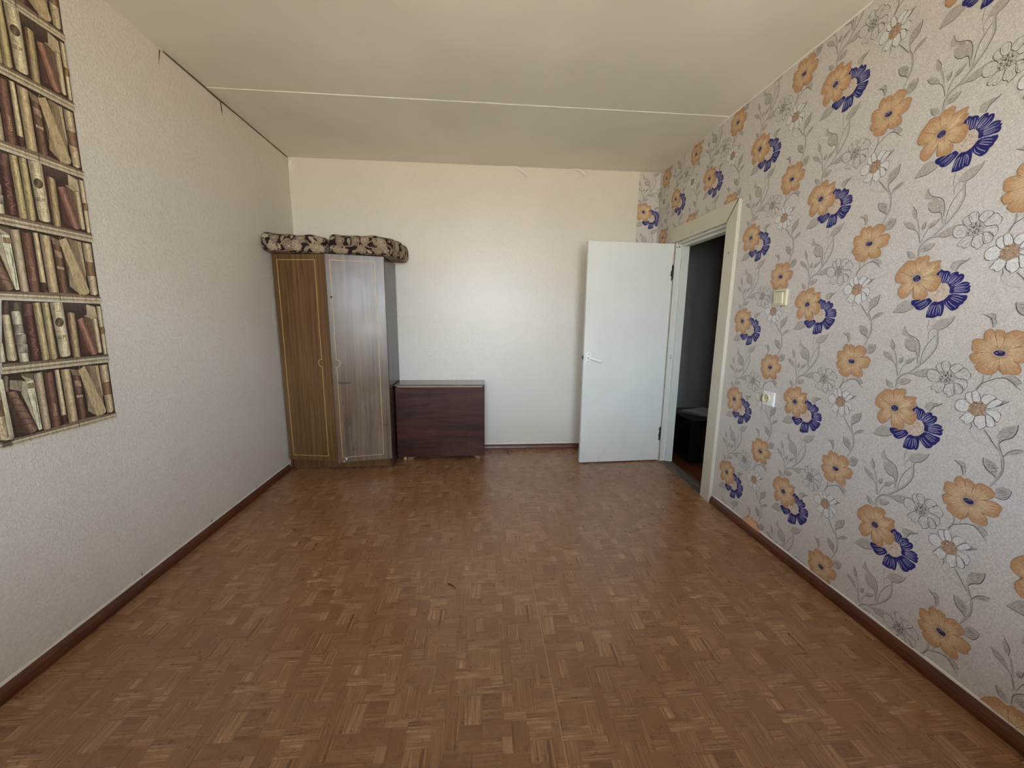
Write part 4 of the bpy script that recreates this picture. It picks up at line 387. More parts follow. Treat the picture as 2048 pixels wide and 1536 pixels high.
                for p in ps:
                    S = smooth(p, 2, True); add(S, COL['white'] if wh else COL['gray'], base)
                    for i in range(len(S)):
                        for s in stroke([S[i], S[(i+1) % len(S)]], 1.0+.7*((i//3) % 2), False, 1): add(s, COL['line'], base+1)
                    fx = sum(q[0] for q in p)/len(p); fy = sum(q[1] for q in p)/len(p)
                    for dx in (-.12, .14):
                        nx, ny = -(fy-c[1])*dx, (fx-c[0])*dx
                        for s in stroke([(c[0]+(fx-c[0])*.8+nx, c[1]+(fy-c[1])*.8+ny), (c[0]+(fx-c[0])*1.2+nx*1.4, c[1]+(fy-c[1])*1.2+ny*1.4)], .9, False, 1): add(s, COL['soft'] if wh else COL['leafd'], base+1)
                add(disc, COL['tan'] if wh else COL['leaf'], base+2)
                stip(disc, 80, [COL['tan_d'], COL['tan_l'], COL['tan'], COL['tan_d']] if wh else [COL['gd'], COL['gl'], COL['gd'], COL['line']], base+2.5, (1.4, 3.4))
    T.sort(key=lambda q: q[2]); out = []; rank = 0; last = None
    for poly, col, lay, g in T:
        if g != last: rank += 1; last = g
        out.append((poly, col, rank))
    return out
TILE = tile()
STRIPS = [(-4.88, .19), (-4.38, .13), (-3.88, .06), (-3.38, .00-.02), (-2.878, .55-.515), (-2.378, .461-.515), (-1.878, .379-.515), (-1.385, .291), (-.855, .300), (-.353, .300), (.135, .285)]
REG = [(YF, .03, DY0, H), (DY0, DZ, DY1, H), (DY1, .03, 0, H)]
pm = MB(); pb = MB()
for yc, zc in STRIPS:
    nrow = int((H-zc)/.5165)+2
    for r in range(-1, nrow):
        z0 = zc+r*.5165; sh = -.0105*(r-1) if yc < -1.3 else 0
        for poly, col, lay in TILE:
            per = isinstance(col[0], tuple)
            P = [(yc-sh*0-q[0]*.001 + .010*(z0+q[1]*.001-.976), z0+q[1]*.001)+((col[i] if per else col)) for i, q in enumerate(poly)]
            if max(q[1] for q in P) < .03 or min(q[1] for q in P) > H: continue
            x = W-.0004-lay*1.4e-6
            for (ya, za, yb, zb) in REG:
                Q = crect(P, ya, za, yb, zb)
                if len(Q) >= 3: pm.poly([(x, q[0], q[1]) for q in Q], [q[2:5] for q in Q])
            if yc > 0:
                P2 = [(W-(q[0]+.0), q[1]-.01)+tuple(q[2:5]) for q in P]
                Q = crect(P2, W-.205, .05, W, H)
                if len(Q) >= 3: pb.poly([(q[0], -.0014-lay*1.4e-6, q[1]) for q in Q], [q[2:5] for q in Q])
o = pm.build('flower_print', M['print'], wr, colors=True); o['kind'] = 'stuff'
strip = box('wallpaper_strip', (W-.205, -.0012, .04), (W, 0, H-.006), M['paper_right'], wb); o = pb.build('flower_print', M['print'], strip, colors=True); o['kind'] = 'stuff'
# ------------------------------------------------------------------ bookshelf print on the left wall
def mural():
    mb = MB(); lay = [0]
    def put(P):      # P: list of (y,z,r,g,b)
        P = crect(P, -4.6, .5, -1.0, H)
        if len(P) >= 3: mb.poly([(XL(q[0])+.0006+lay[0]*.000012, q[0], q[1]) for q in P], [q[2:5] for q in P])
    def shade(poly, col, mode):
        lay[0] += 1; g = sum(col)/3; base = np.array(lin([min(235, 4+1.12*(c*.56+(g*(1.07, 1, .87)[k])*.44)) for k, c in enumerate(col)]))
        if mode in (0, 1, 4) and sum(col) > 200:
            ok = tuple(lin((58, 38, 30)))
            for i in range(len(poly)):
                lay[0] += 1
                for s_ in stroke([poly[i], poly[(i+1) % len(poly)]], .0020, False, 1): put([tuple(q)+ok for q in s_])
            lay[0] += 1
        if mode == 0: put([q+tuple(base) for q in poly]); return
        A = np.array(poly); D = []
        for i in range(len(A)):
            a, b_ = A[i], A[(i+1) % len(A)]
            for t in np.linspace(0, 1, max(2, int(np.linalg.norm(b_-a)/.004)))[:-1]: D.append(a+(b_-a)*t)
        D = np.array(D); cen = D.mean(0); w_, V = np.linalg.eigh(np.cov((D-cen).T)); n = V[:, 0]
        if mode == 3: n = np.array((0., 1.))
        if abs(n[0]) > abs(n[1]) and n[0] > 0: n = -n          # t runs left to right as seen
        s = (A-cen)@n; s0, s1 = s.min(), s.max(); K = 10
        prof = {1: lambda t: .40+.80*math.exp(-((t-.42)/.27)**2), 2: lambda t: 1.12-.5*t, 3: lambda t: .85+.25*math.sin(t*9), 4: lambda t: .55+.35*math.sin(math.pi*t)+.75*math.exp(-((t-.5)/.16)**2)}[mode]
        for k in range(K):
            lo, hi = s0+(s1-s0)*k/K, s0+(s1-s0)*(k+1)/K
            Q = clip(clip([tuple(q) for q in poly], n[0], n[1], lo+cen@n), -n[0], -n[1], -(hi+cen@n))
            if len(Q) >= 3: put([q+tuple(np.minimum(base*prof(((np.array(q)-cen)@n-s0)/(s1-s0)), .9)) for q in Q])
    def glyphs(spec, dy, dz, col):
        (O, X, Y), txt = spec[0], spec[1]
        cu = bpy.data.curves.new('t', 'FONT'); cu.body = txt; to = bpy.data.objects.new('t', cu); C.objects.link(to)
        me = bpy.data.meshes.new_from_object(to.evaluated_get(bpy.context.evaluated_depsgraph_get())); bpy.data.objects.remove(to)
        vs = np.array([v.co[:2] for v in me.vertices]); w_ = vs[:, 0].max(); h_ = .7; lay[0] += 1
        O, X, Y = [np.array(q)*.0005+np.array((dy, dz)) for q in (O, X, Y)]
        for f in me.polygons: put([tuple(O+(X-O)*vs[i][0]/w_+(Y-O)*vs[i][1]/h_)+lin(col) for i in f.vertices])
        bpy.data.meshes.remove(me); bpy.data.curves.remove(cu)
    for n in range(4):
        for rep in (1, 0):
            dy, dz = .0155*n-.40*rep, .515*n
            lay[0] = 0
            sc = lambda p: [(q[0]*.0005+dy, q[1]*.0005+dz) for q in p]
            for key, lk in (('m1', 'l1'), ('m2', 'l2')):
                items = DATA[key]
                for i, (p, col, mode) in enumerate(items): shade(sc(p), col, mode)
                if key == 'm2': shade(sc(DATA['med'][0]), (112, 92, 70), 1)
                for p, col, w_ in DATA[lk]:
                    lay[0] += 1
                    for s in stroke(sc(p), w_*.0011, True, 3): put([tuple(q)+lin(col) for q in s])
            if n < 3: glyphs(DATA['t1'], dy, dz, (214, 184, 160))
            if n < 3: glyphs(DATA['t2'], dy, dz, (96, 82, 66))
    return mb
o = mural().build('bookshelf_print', M['mural'], wl, colors=True); o['kind'] = 'stuff'
# plaster cracks and torn paper along the top of the left wall, white paper edge above the skirting
m = MB()
def wpoly(P, dx=.0008): m.poly([(XL(y)+dx, y, z) for y, z in P])
top = [(-1.36, .004), (-1.2, .006), (-1.05, .008), (-.95, .012), (-.88, .010), (-.7, .007), (-.5, .008), (-.35, .006), (-.2, .008), (-.05, .007), (-.004, .004)]
for (a, ha), (b_, hb) in zip(top[:-1], top[1:]): wpoly([(a, H-.006-ha), (b_, H-.006-hb), (b_, H-.001), (a, H-.001)])
wpoly([(-.905, H-.01), (-.893, H-.01), (-.886, H-.06), (-.894, H-.098), (-.899, H-.06)]); wpoly([(-.889, H-.094), (-.868, H-.115), (-.87, H-.11)])
wpoly([(-1.385, H-.012), (-1.376, H-.01), (-1.394, H-.07), (-1.402, H-.098), (-1.396, H-.06)])
for y, z in ((-1.945, .05), (-.95, .055), (-1.44, .052)): wpoly([(y-.006, z), (y+.002, z+.002), (y-.005, z+.028), (y-.007, z+.024)], .0012)
m.build('plaster_crack', M['crack'], wl)
def lip(name, par, f, a, b_, n, seed, mat):
    rg = random.Random(seed); mm_ = MB(); h = [.006+.006*rg.random() for _ in range(n+1)]
    for i in range(n):
        s0, s1 = a+(b_-a)*i/n, a+(b_-a)*(i+1)/n
        z0, z1 = .052-.003*rg.random(), .052+h[i]
        p = [f(s0, .046, .0), f(s1, .046, .0), f(s1, .052+h[i+1], .0), f(s0, z1, .0)]; q = [f(s0, .046, .004), f(s1, .046, .004), f(s1, .052+h[i+1]-.002, .0022), f(s0, z1-.002, .0022)]
        mm_.poly(q); mm_.poly([p[3], q[3], q[2], p[2]])
    return mm_.build(name, mat, par)
lip('torn_paper_edge', wl, lambda s, z, d: (XL(s)+d, s, z), YF+.02, -.01, 70, 2, M['lip'])
lip('torn_paper_edge', wr, lambda s, z, d: (W-d, s, z), YF+.02, -1.27, 60, 3, M['lip'])
lip('torn_paper_edge', wb, lambda s, z, d: (s, -d, z), .9, 2.9, 30, 4, M['lip'])
m = MB(); rg = random.Random(8); y = YF+.02
while y < -.02:
    y2 = min(y+rg.uniform(.05, .3), -.01); h = rg.uniform(.001, .005); m.quadbox((W-.0035, y, H-.006-h), (W-.0008, y2, H-(.0062 if y > -1.03 else .0002))); y = y2
m.build('paper_edge', M['lip'], wr)
m = MB(); m.poly([(W-.0062, y, z) for y, z in ((-1.60, .060), (-1.66, .105), (-1.72, .092), (-1.735, .075), (-1.78, .056), (-1.70, .040), (-1.64, .036))]); m.build('torn_patch', plain('bare_pink_backing', (226, 176, 140), .7), wr)
# peeling corners and seams of the back wall paper
def flap(x, w_, h_):
    m = MB(); n = 8; e = []
    for i in range(n+1):
        t = i/n; e.append((x-w_*(1-t), H-.008-h_*t**2.2, t))
    for i in range(n):
        a, b_ = e[i], e[i+1]
        for k in range(4):
            k0, k1 = k/4, (k+1)/4
            def P(q, kk): r = .006+.018*q[2]; an = math.pi*(.1+.85*kk); return (q[0]+.3*r*(1-math.cos(an)), -.001-r*math.sin(an), q[1]+r*.9*(1-math.cos(an)))
            m.poly([P(a, k0), P(b_, k0), P(b_, k1), P(a, k1)])
    m.poly([(x-.045*w_/.14, -.002, H-.012), (x, -.012, H-.014), (x, -.010, H-h_*.75), (x-.012, -.003, H-h_*.5)])
    return m.build('peeling_paper', M['lip'], wb)
flap(2.085, .19, .086); flap(2.625, .13, .066)
m = MB(); rg = random.Random(5)
for i in range(9):
    x0, z0 = .0+rg.random()*.03, H-.02-rg.random()*.12
    m.poly([(x0-.016, -.001, z0), (x0-.004, -.004-.006*rg.random(), z0+.03), (x0+.014+.02*(z0-H+.14), -.002, z0+.045), (x0-.002, -.001, z0-.02)])
m.poly([(-.01, -.001, H-.045), (.0, -.006, H-.008), (.10, -.002, H-.008), (.03, -.004, H-.022)])
m.build('peeling_paper', M['lip'], wb)
m = MB()
for x0 in (.515, 1.03, 1.556, 2.09, 2.625, 3.153): m.quadbox((x0-.0006, -.0004, .05), (x0+.0006, .001, H-.006))
m.build('paper_seam', M['paper_back'], wb)
# ------------------------------------------------------------------ linoleum floor: two sheets, each printed block its own plate
SEAM = 1.920
sheets = [box('linoleum_sheet', (-.02, YF, -.004), (SEAM-.0012, -.0, -.0006), M['lino_base'], fl), box('linoleum_sheet', (SEAM+.0012, YF, -.004), (W, -.0, -.0006), M['lino_base'], fl)]
PX, PY = .393, .5865
meshes = {}
def block_mesh(i, x0, y0, x1, y1, d, t, c, cut=False):
    g = .0005; w_, h_ = x1-x0, y1-y0; me = bpy.data.meshes.new('parquet_block')
    v = [(0, 0, -.0006), (w_, 0, -.0006), (w_, h_, -.0006), (0, h_, -.0006), (g, g, 0), (w_-g, g, 0), (w_-g, h_-g, 0), (g, h_-g, 0)]
    me.from_pydata(v, [], [(4, 5, 6, 7), (0, 1, 5, 4), (1, 2, 6, 5), (2, 3, 7, 6), (3, 0, 4, 7)])
    return me, v
def finish(me, uvs, cols):
    u = me.uv_layers.new(name='uv'); lv = np.zeros(len(me.loops), np.int32); me.loops.foreach_get('vertex_index', lv)
    u.data.foreach_set('uv', np.array(uvs, np.float32)[lv].ravel())
    a = me.color_attributes.new('col', 'FLOAT_COLOR', 'POINT'); a.data.foreach_set('color', np.array(cols, np.float32).ravel()); me.materials.append(M['lino'])
cand = []
for i, (x0, y0, x1, y1, d, t, c) in enumerate(DATA['blocks']):
    x0, y0, x1, y1 = [q*.001 for q in (x0, y0, x1, y1)]
    for s, (ox, oy, xa, xb) in enumerate(((0, 0, -.02, SEAM-.0012), (.322, -.237, SEAM+.0012, W))):
        for a in range(-12, 12):
            X0 = x0+ox+a*PX; X1 = X0+x1-x0
            if X1 < xa+.004 or X0 > xb-.004: continue
            for b_ in range(-6, 12):
                Y0 = y0+oy+b_*PY; Y1 = Y0+y1-y0
                if Y1 < YF+.01 or Y0 > -.01: continue
                full = X0 >= xa and X1 <= xb and Y0 >= YF and Y1 <= 0
                dv = Vector(((X0+X1)/2, (Y0+Y1)/2, 0))-Vector(CAM); dz = dv.dot(fw)
                vis = dz > .2 and abs(dv.dot(rr)/dz*FPX) < 1000 and abs(dv.dot(uu)/dz*FPX) < 750
                size = (x1-x0)*(y1-y0)*CAM[2]/dv.length**3 if vis and full else 0
                cand.append((size, i, s, X0, Y0, X1, Y1, xa, xb))
cand.sort(key=lambda q: -q[0])
rg = random.Random(9); OFF = [(rg.random()*9, rg.random()*9) for _ in DATA['blocks']]
def uvof(i, d, x, y): return (x+OFF[i][0], y+OFF[i][1]) if d == 0 else (y+OFF[i][0], x+OFF[i][1])
rest = [[[], [], [], []], [[], [], [], []]]
for n, (size, i, s, X0, Y0, X1, Y1, xa, xb) in enumerate(cand):
    q = DATA['blocks'][i]; d, t, c = q[4], q[5], q[6]; tone = (.10+.068*t, .14+c*.1, 0, 1)
    bx, by = q[0]*.001, q[1]*.001
    if n < 300:
        if i not in meshes:
            me, v = block_mesh(i, X0, Y0, X1, Y1, d, t, c); finish(me, [uvof(i, d, p[0], p[1]) for p in v], [tone]*8); meshes[i] = me
        o = bpy.data.objects.new('parquet_block', meshes[i]); C.objects.link(o); o.parent = sheets[s]; o.location = (X0, Y0, 0)
    else:
        V, F, U, K = rest[s]; x0, x1 = max(X0, xa), min(X1, xb); y0, y1 = max(Y0, YF), min(Y1, 0); g = .0005
        if x1-x0 < .004 or y1-y0 < .004: continue
        k = len(V); P = [(x0, y0, -.0006), (x1, y0, -.0006), (x1, y1, -.0006), (x0, y1, -.0006), (x0+g, y0+g, 0), (x1-g, y0+g, 0), (x1-g, y1-g, 0), (x0+g, y1-g, 0)]
        V += P; U += [uvof(i, d, p[0]-X0, p[1]-Y0) for p in P]; K += [tone]*8
        F += [tuple(k+j for j in f) for f in ((4, 5, 6, 7), (0, 1, 5, 4), (1, 2, 6, 5), (2, 3, 7, 6), (3, 0, 4, 7))]
for s in (0, 1):
    V, F, U, K = rest[s]; me = bpy.data.meshes.new('parquet_blocks'); me.from_pydata(V, [], F); finish(me, U, K)
    o = bpy.data.objects.new('parquet_pattern', me); C.objects.link(o); o.parent = sheets[s]; o['kind'] = 'stuff'
m = MB(); y = YF; rg = random.Random(2)
while y < -.2:
    y2 = y+rg.uniform(.02, .07); m.poly([(SEAM-.0018-.0014*rg.random(), y, .0003), (SEAM+.0013, y, .0003), (SEAM+.0013, y2, .0003), (SEAM-.0018-.0014*rg.random(), y2, .0003)]); y = y2
m.build('seam_edge', plain('pale_lino_edge', (192, 154, 124), .6), fl)
m = MB(); m.poly([(SEAM+.004, -.03, .0006), (SEAM+.013, -.05, .0006), (SEAM+.014, -.13, .0006), (SEAM+.019, -.19, .0006), (SEAM+.009, -.18, .0006), (SEAM+.004, -.09, .0006)]); m.build('lino_tear', M['hole'], fl)
m = MB(); m.tube([(1.494, -2.028, .002), (1.508, -2.036, .003), (1.524, -2.05, .002), (1.534, -2.068, .0015)], [.0028, .0028, .0022, .0012], 6)
o = m.build('splinter', plain('dark_splinter', (72, 44, 30), .6), smooth=True); tag(o, 'tiny dark curved splinter lying alone on the open parquet print floor', 'splinter')
# ------------------------------------------------------------------ skirtings
def skirt(name, f, a, b_, mat, label, hgt=.052, dep=.022):
    m = MB(); prof = [(0, 0), (dep, 0), (dep, hgt*.35), (dep*.8, hgt*.66), (dep*.45, hgt*.9), (dep*.25, hgt), (0, hgt)]; n = len(prof)
    for s in (a, b_):
        for d, z in prof: m.v.append(f(s, z, d)); m.c.append((1, 1, 1, 1))
    for i in range(n):
        j = (i+1) % n; m.f.append((i, j, n+j, n+i)); m.mi.append(0)
    m.f.append(tuple(range(n))); m.f.append(tuple(range(2*n-1, n-1, -1))); m.mi += [0, 0]
    return tag(m.build(name, mat), label, 'skirting board', kind='structure')
skirt('baseboard_left', lambda s, z, d: (XL(s)+d, s, z), YF, -.46, M['skirt'], 'dark brown skirting board along the foot of the left wall')
skirt('baseboard_right', lambda s, z, d: (W-d, s, z), YF, -1.262, M['skirt'], 'dark brown skirting board along the flowered right wall')
skirt('baseboard_back', lambda s, z, d: (s, -d, z), .9, W-.0, M['skirt_b'], 'brown skirting board along the cream back wall', .05)
# ------------------------------------------------------------------ doorway: casing, jamb, threshold, leaf
cs = empty('trim_1', (W, -.76, 0)); tag(cs, 'cream painted wooden casing round the open doorway', 'door casing', kind='structure')
def cloc(lo, hi): return tuple(lo[k]-(W, -.76, 0)[k] for k in range(3)), tuple(hi[k]-(W, -.76, 0)[k] for k in range(3))
T = .026; OY0, OY1, OZ = -1.256, -.285, 2.112; IY0, IY1, IZ = -1.146, -.40, 1.985
off = Vector((W, -.76, 0))
def cprism(name, P, mat, par=cs, x0=-T, x1=0.0, bev=.004):
    m = MB(); m.prism([Vector((W+x0, y, z))-off for y, z in P], (x1-x0, 0, 0)); return m.build(name, mat, par, bev)
cprism('casing_side', [(OY0, 0), (IY0, 0), (IY0, IZ), (OY0, OZ-.004)], M['casing'])
cprism('casing_head', [(OY0+.006, OZ), (IY0+.003, IZ+.004), (IY1, IZ+.004), (OY1, OZ)], M['casing'])
cprism('casing_side', [(IY1, .0), (OY1, 0), (OY1, OZ-.004), (IY1, IZ)], M['casing'])
m = MB(); m.prism([Vector((W-T-.0005, OY0+.001, OZ-.001))-off, Vector((W-T-.0005, OY0+.007, OZ))-off, Vector((W-T-.0005, IY0+.003, IZ+.004))-off, Vector((W-T-.0005, IY0, IZ))-off], (.0004, 0, 0)); m.build('mitre_gap', M['hole'], cs)
def jp(name, lo, hi, mat=None, bev=.003): a, b_ = cloc(lo, hi); return box(name, a, b_, mat or M['jamb'], cs, bev)
jp('jamb', (W-.012, DY1-.012, 0), (W+.1, DY1, 1.985)); jp('jamb_stop', (W+.036, DY1-.034, 0), (W+.1, DY1-.012, 1.97))
jp('jamb', (W, DY0, 0), (W+.1, DY0+.014, 1.985)); jp('jamb_stop', (W+.036, DY0+.014, 0), (W+.1, DY0+.03, 1.97))
jp('jamb_head', (W, DY0+.014, 1.972), (W+.1, DY1-.012, 1.9855)); jp('jamb_stop', (W+.036, DY0+.03, 1.952), (W+.1, DY1-.034, 1.972))
for (x, y, z, r) in ((W+.018, DY1-.0125, 1.952, .007), (W-.004, DY1-.0125, 1.948, .005), (W+.016, DY1-.0125, 1.005, .004), (W+.016, DY1-.0125, .985, .0035), (W+.022, DY1-.0125, .985, .0035)):
    m = MB(); m.prism([Vector((x+r*math.cos(a), y, z+r*math.sin(a)))-off for a in np.linspace(0, 6.283, 9)[:-1]], (0, -.0008, 0)); m.build('screw_head', M['iron'], cs)
m = MB(); m.prism([Vector((W-T-.0004, -1.20+.006*math.cos(a), 1.78+.006*math.sin(a)))-off for a in np.linspace(0, 6.283, 9)[:-1]], (.0008, 0, 0)); m.build('screw_head', M['iron'], cs)
th = empty('trim_2', (W+.05, -.78, 0)); tag(th, 'worn grey threshold boards in the open doorway', 'threshold', kind='structure')
for a, b_, z in ((-.012, .024, .011), (.030, .062, .014), (.068, .1, .010)): box('threshold_board', (W+a-W-.05, DY0+.78, -.004), (W+b_-W-.05, DY1+.78-.012, z), M['thresh'], th, .003)
box('threshold_gap', (-.055, DY0+.782, -.01), (.05, DY1+.765, .004), M['hole'], th)
HX, HY, LW, LT, LZ = W-.018, -.392, .772, .038, 1.982
dr = empty('door_1', (HX, HY, 0), math.radians(2.6)); tag(dr, 'white painted flush door standing open into the room against the back wall', 'door', kind='structure')
box('door_leaf', (-LW, -LT*.5, .010), (0, LT*.5, LZ), M['door'], dr, .003)
hd = empty('door_handle', (-LW+.043, -LT*.5, .985), 0, dr)
box('back_plate', (-.019, -.004, -.042), (.019, 0, .050), M['alu'], hd, .0015)
m = MB(); m.tube([(0, -.002, .004), (0, -.034, .004), (.004, -.042, .003), (.014, -.045, .0), (.10, -.045, -.026), (.112, -.044, -.030)], [.011, .011, .012, .012, .011, .007], 10); m.build('lever', M['alu'], hd, smooth=True)
for z in (.036, -.03):
    m = MB(); m.prism([(.005*math.cos(a), -.0042, z+.005*math.sin(a)) for a in np.linspace(0, 6.283, 9)[:-1]], (0, -.0012, 0)); m.build('screw_head', M['iron'], hd)
box('latch', (-LW-.010, -.008, .975), (-LW+.004, .008, 1.005), M['iron'], dr, .002)
for z0, z1 in ((1.665, 1.815), (.20, .345)):
    h_ = empty('hinge', (0, 0, 0), 0, dr); m = MB(); m.tube([(.006, -LT*.5-.002, z0+.02), (.006, -LT*.5-.002, z1-.02)], .006, 8); m.build('hinge_pin', M['iron'], h_, smooth=True)
    m = MB(); rg = random.Random(int(z0*100)); n = 9
    zs = [z0+(z1-z0)*i/n for i in range(n+1)]; xs = [(-.004-.012*rg.random(), .002+.008*rg.random()) for _ in zs]; xs[0] = (-.002, 0); xs[-1] = (-.002, 0)
    for i in range(n): m.poly([(xs[i][0], -LT*.5-.0008, zs[i]), (xs[i][1], -LT*.5-.0008, zs[i]), (xs[i+1][1], -LT*.5-.0008, zs[i+1]), (xs[i+1][0], -LT*.5-.0008, zs[i+1])])
    m.build('chipped_paint', M['chip'], h_)
# ------------------------------------------------------------------ hall beyond the doorway
hx0, hx1, hy0, hy1 = W+.1, 4.75, -2.2, .03
box_ = lambda n, a, b_, mt, lab, cat: tag(box(n, a, b_, mt), lab, cat, kind='structure')
box_('hall_floor', (hx0, hy0, -.1), (hx1, hy1, -.002), M['hall_floor'], 'dark reddish brown hall floor beyond the doorway', 'floor')
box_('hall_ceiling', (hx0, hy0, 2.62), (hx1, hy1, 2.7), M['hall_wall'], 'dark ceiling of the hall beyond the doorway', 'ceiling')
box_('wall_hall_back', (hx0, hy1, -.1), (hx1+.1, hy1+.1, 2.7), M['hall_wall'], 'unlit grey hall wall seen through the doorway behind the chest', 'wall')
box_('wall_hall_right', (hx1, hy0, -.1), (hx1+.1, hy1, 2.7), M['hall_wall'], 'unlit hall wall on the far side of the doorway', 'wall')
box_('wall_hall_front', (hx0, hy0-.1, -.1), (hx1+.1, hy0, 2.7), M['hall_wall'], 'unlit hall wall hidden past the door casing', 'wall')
ch = empty('chest', (4.05, -.26, 0)); tag(ch, 'low dark wooden chest in the unlit hall beyond the doorway', 'chest')
box('body', (-.455, -.255, .03), (.455, .262, .40), M['chest'], ch, .004); box('lid', (-.468, -.268, .40), (.468, .268, .42), M['chest'], ch, .004)
box('plinth', (-.44, -.235, 0), (.44, .25, .03), M['chest'], ch)
m = MB()
for lo, hi in (((-.34, -.2565, .075), (-.332, -.254, .345)), ((.332, -.2565, .075), (.34, -.254, .345)), ((-.332, -.2565, .337), (.332, -.254, .345)), ((-.332, -.2565, .075), (.332, -.254, .083))): m.quadbox(lo, hi)
m.build('panel_moulding', plain('dull_olive_inlay', (84, 74, 54), .5), ch)
def sheet(name, P, z, mat, lab, cat, sag):
    m = MB(); n = 6; a, b_, c, d = [np.array(q) for q in P]
    g = [[(a+(b_-a)*i/n)*(1-j/n)+(d+(c-d)*i/n)*j/n for i in range(n+1)] for j in range(n+1)]
    hz = lambda i, j: z+sag*math.sin(i*1.1)*math.sin(j*.9)*.5+sag*.5
    for j in range(n):
        for i in range(n): m.poly([(g[j][i][0], g[j][i][1], hz(i, j)), (g[j][i+1][0], g[j][i+1][1], hz(i+1, j)), (g[j+1][i+1][0], g[j+1][i+1][1], hz(i+1, j+1)), (g[j+1][i][0], g[j+1][i][1], hz(i, j+1))])
    o = m.build(name, mat); mod = o.modifiers.new('thickness', 'SOLIDIFY'); mod.thickness = .003; mod.offset = 1; return tag(o, lab, cat)
sheet('newspaper', [(3.64, -.16), (3.80, -.42), (4.30, -.10), (4.0, .01)], .4205, M['sheet_g'], 'crumpled grey newspaper spread over the lid of the dark hall chest', 'newspaper', .004)
sheet('magazine', [(3.69, -.15), (3.815, -.43), (4.09, -.31), (3.97, -.06)], .4300, M['sheet_w'], 'pale magazine lying on the grey newspaper on the hall chest', 'magazine', .006)
# ------------------------------------------------------------------ switch and socket on the flowered wall
sw = empty('light_switch', (W, -1.690, 1.458)); tag(sw, 'ivory light switch on the flowered wall above the white socket', 'light switch')
box('plate', (-.012, -.048, -.045), (0, .048, .045), M['cream_plastic'], sw, .004)
m = MB(); m.prism([(-.012, -.030, -.034), (-.012, -.030, .032), (-.024, -.030, .030), (-.018, -.030, -.034)], (0, .064, 0)); m.build('rocker', M['cream_plastic'], sw, .003)
m = MB(); m.quadbox((-.0126, -.0315, .033), (-.011, .035, .0355)); m.quadbox((-.0126, -.0325, .012), (-.011, -.0308, .0345)); m.build('rocker_gap', M['hole'], sw)
so = empty('wall_socket', (W, -1.690, .876)); tag(so, 'white wall socket with an ivory insert on the flowered wall under the light switch', 'socket')
box('plate', (-.012, -.052, -.042), (0, .038, .042), M['white_plastic'], so, .005)
m = MB(); ring = [(.031*math.cos(a), .028*math.sin(a)) for a in np.linspace(0, 6.283, 25)[:-1]]
n = len(ring)
for k in range(n):
    a, b_ = ring[k], ring[(k+1) % n]
    m.poly([(-.012, a[0]+.004, a[1]), (-.012, b_[0]+.004, b_[1]), (-.019, b_[0]*.92+.004, b_[1]*.92), (-.019, a[0]*.92+.004, a[1]*.92)])
    m.poly([(-.019, a[0]*.92+.004, a[1]*.92), (-.019, b_[0]*.92+.004, b_[1]*.92), (-.019, b_[0]*.72+.004, b_[1]*.72), (-.019, a[0]*.72+.004, a[1]*.72)])
    m.poly([(-.019, a[0]*.72+.004, a[1]*.72), (-.019, b_[0]*.72+.004, b_[1]*.72), (-.0125, b_[0]*.68+.004, b_[1]*.68), (-.0125, a[0]*.68+.004, a[1]*.68)])
m.poly([(-.0125, q[0]*.68+.004, q[1]*.68) for q in ring]); m.build('socket_insert', M['cream_plastic'], so)
for dy in (-.009, .009):
    m = MB(); m.prism([(-.0128, dy+.004+.0032*math.cos(a), .0032*math.sin(a)) for a in np.linspace(0, 6.283, 9)[:-1]], (-.0006, 0, 0)); m.build('pin_hole', M['hole'], so)
# ------------------------------------------------------------------ wardrobe
WD = .873; wz = 1.815; yf = -.436
wa = empty('wardrobe', (0, 0, 0)); tag(wa, 'brown two door laminate wardrobe in the back left corner with cushions on top', 'wardrobe')
box('side_panel', (.001, yf, .0), (.019, -.026, wz), M['ward_side'], wa, .001); box('side_panel', (WD-.018, yf, .0), (WD, -.026, wz), M['ward_side'], wa, .001)
box('top_panel', (.019, yf+.004, wz-.018), (WD-.018, -.026, wz), M['ward_side'], wa); box('bottom_panel', (.019, yf+.02, .085), (WD-.018, -.03, .10), M['ward_in'], wa)
box('back_panel', (.019, -.034, .085), (WD-.018, -.026, wz-.018), M['ward_in'], wa); box('plinth', (.019, yf+.006, .004), (WD-.018, yf+.022, .085), M['ward_left'], wa, .002)
box('foot_trim', (.0, yf-.004, .0), (.016, yf, .075), M['skirt'], wa)
def wdoor(hx, side, width, ang, mat, zt, zb):
    d = empty('door', (hx, yf-.002, 0), ang, wa); a, b_ = (0, width) if side > 0 else (-width, 0)
    box('door_panel', (a, -.018, zb), (b_, 0, zt), mat, d, .0015)
    m = MB(); y = -.0185
    if side > 0: xl, xr, nx, sgn = a+.042, b_-.082, b_-.082, -1
    else: xl, xr, nx, sgn = a+.036, b_-.07, a+.036, 1
    t, bt, zc, rd = zt-.045, zb+.045, .945, .03
    arc = [(nx+sgn*rd*math.sin(q), zc+rd*math.cos(q)) for q in np.linspace(.35, math.pi-.35, 9)]
    arc = [(nx, zc+rd)] + arc + [(nx, zc-rd)]
    other = xl if nx == xr else xr
    path = [(other, bt), (other, t), (nx, t)] + arc + [(nx, bt), (other, bt)]
    for (x0, z0), (x1, z1) in zip(path[:-1], path[1:]):
        dx, dz = x1-x0, z1-z0; l = math.hypot(dx, dz) or 1; px, pz = -dz/l*.0016, dx/l*.0016; ex, ez = dx/l*.0012, dz/l*.0012
        m.prism([(x0+px-ex, y, z0+pz-ez), (x0-px-ex, y, z0-pz-ez), (x1-px+ex, y, z1-pz+ez), (x1+px+ex, y, z1+pz+ez)], (0, .001, 0))
    m.build('inlay_line', M['inlay'], d); return d
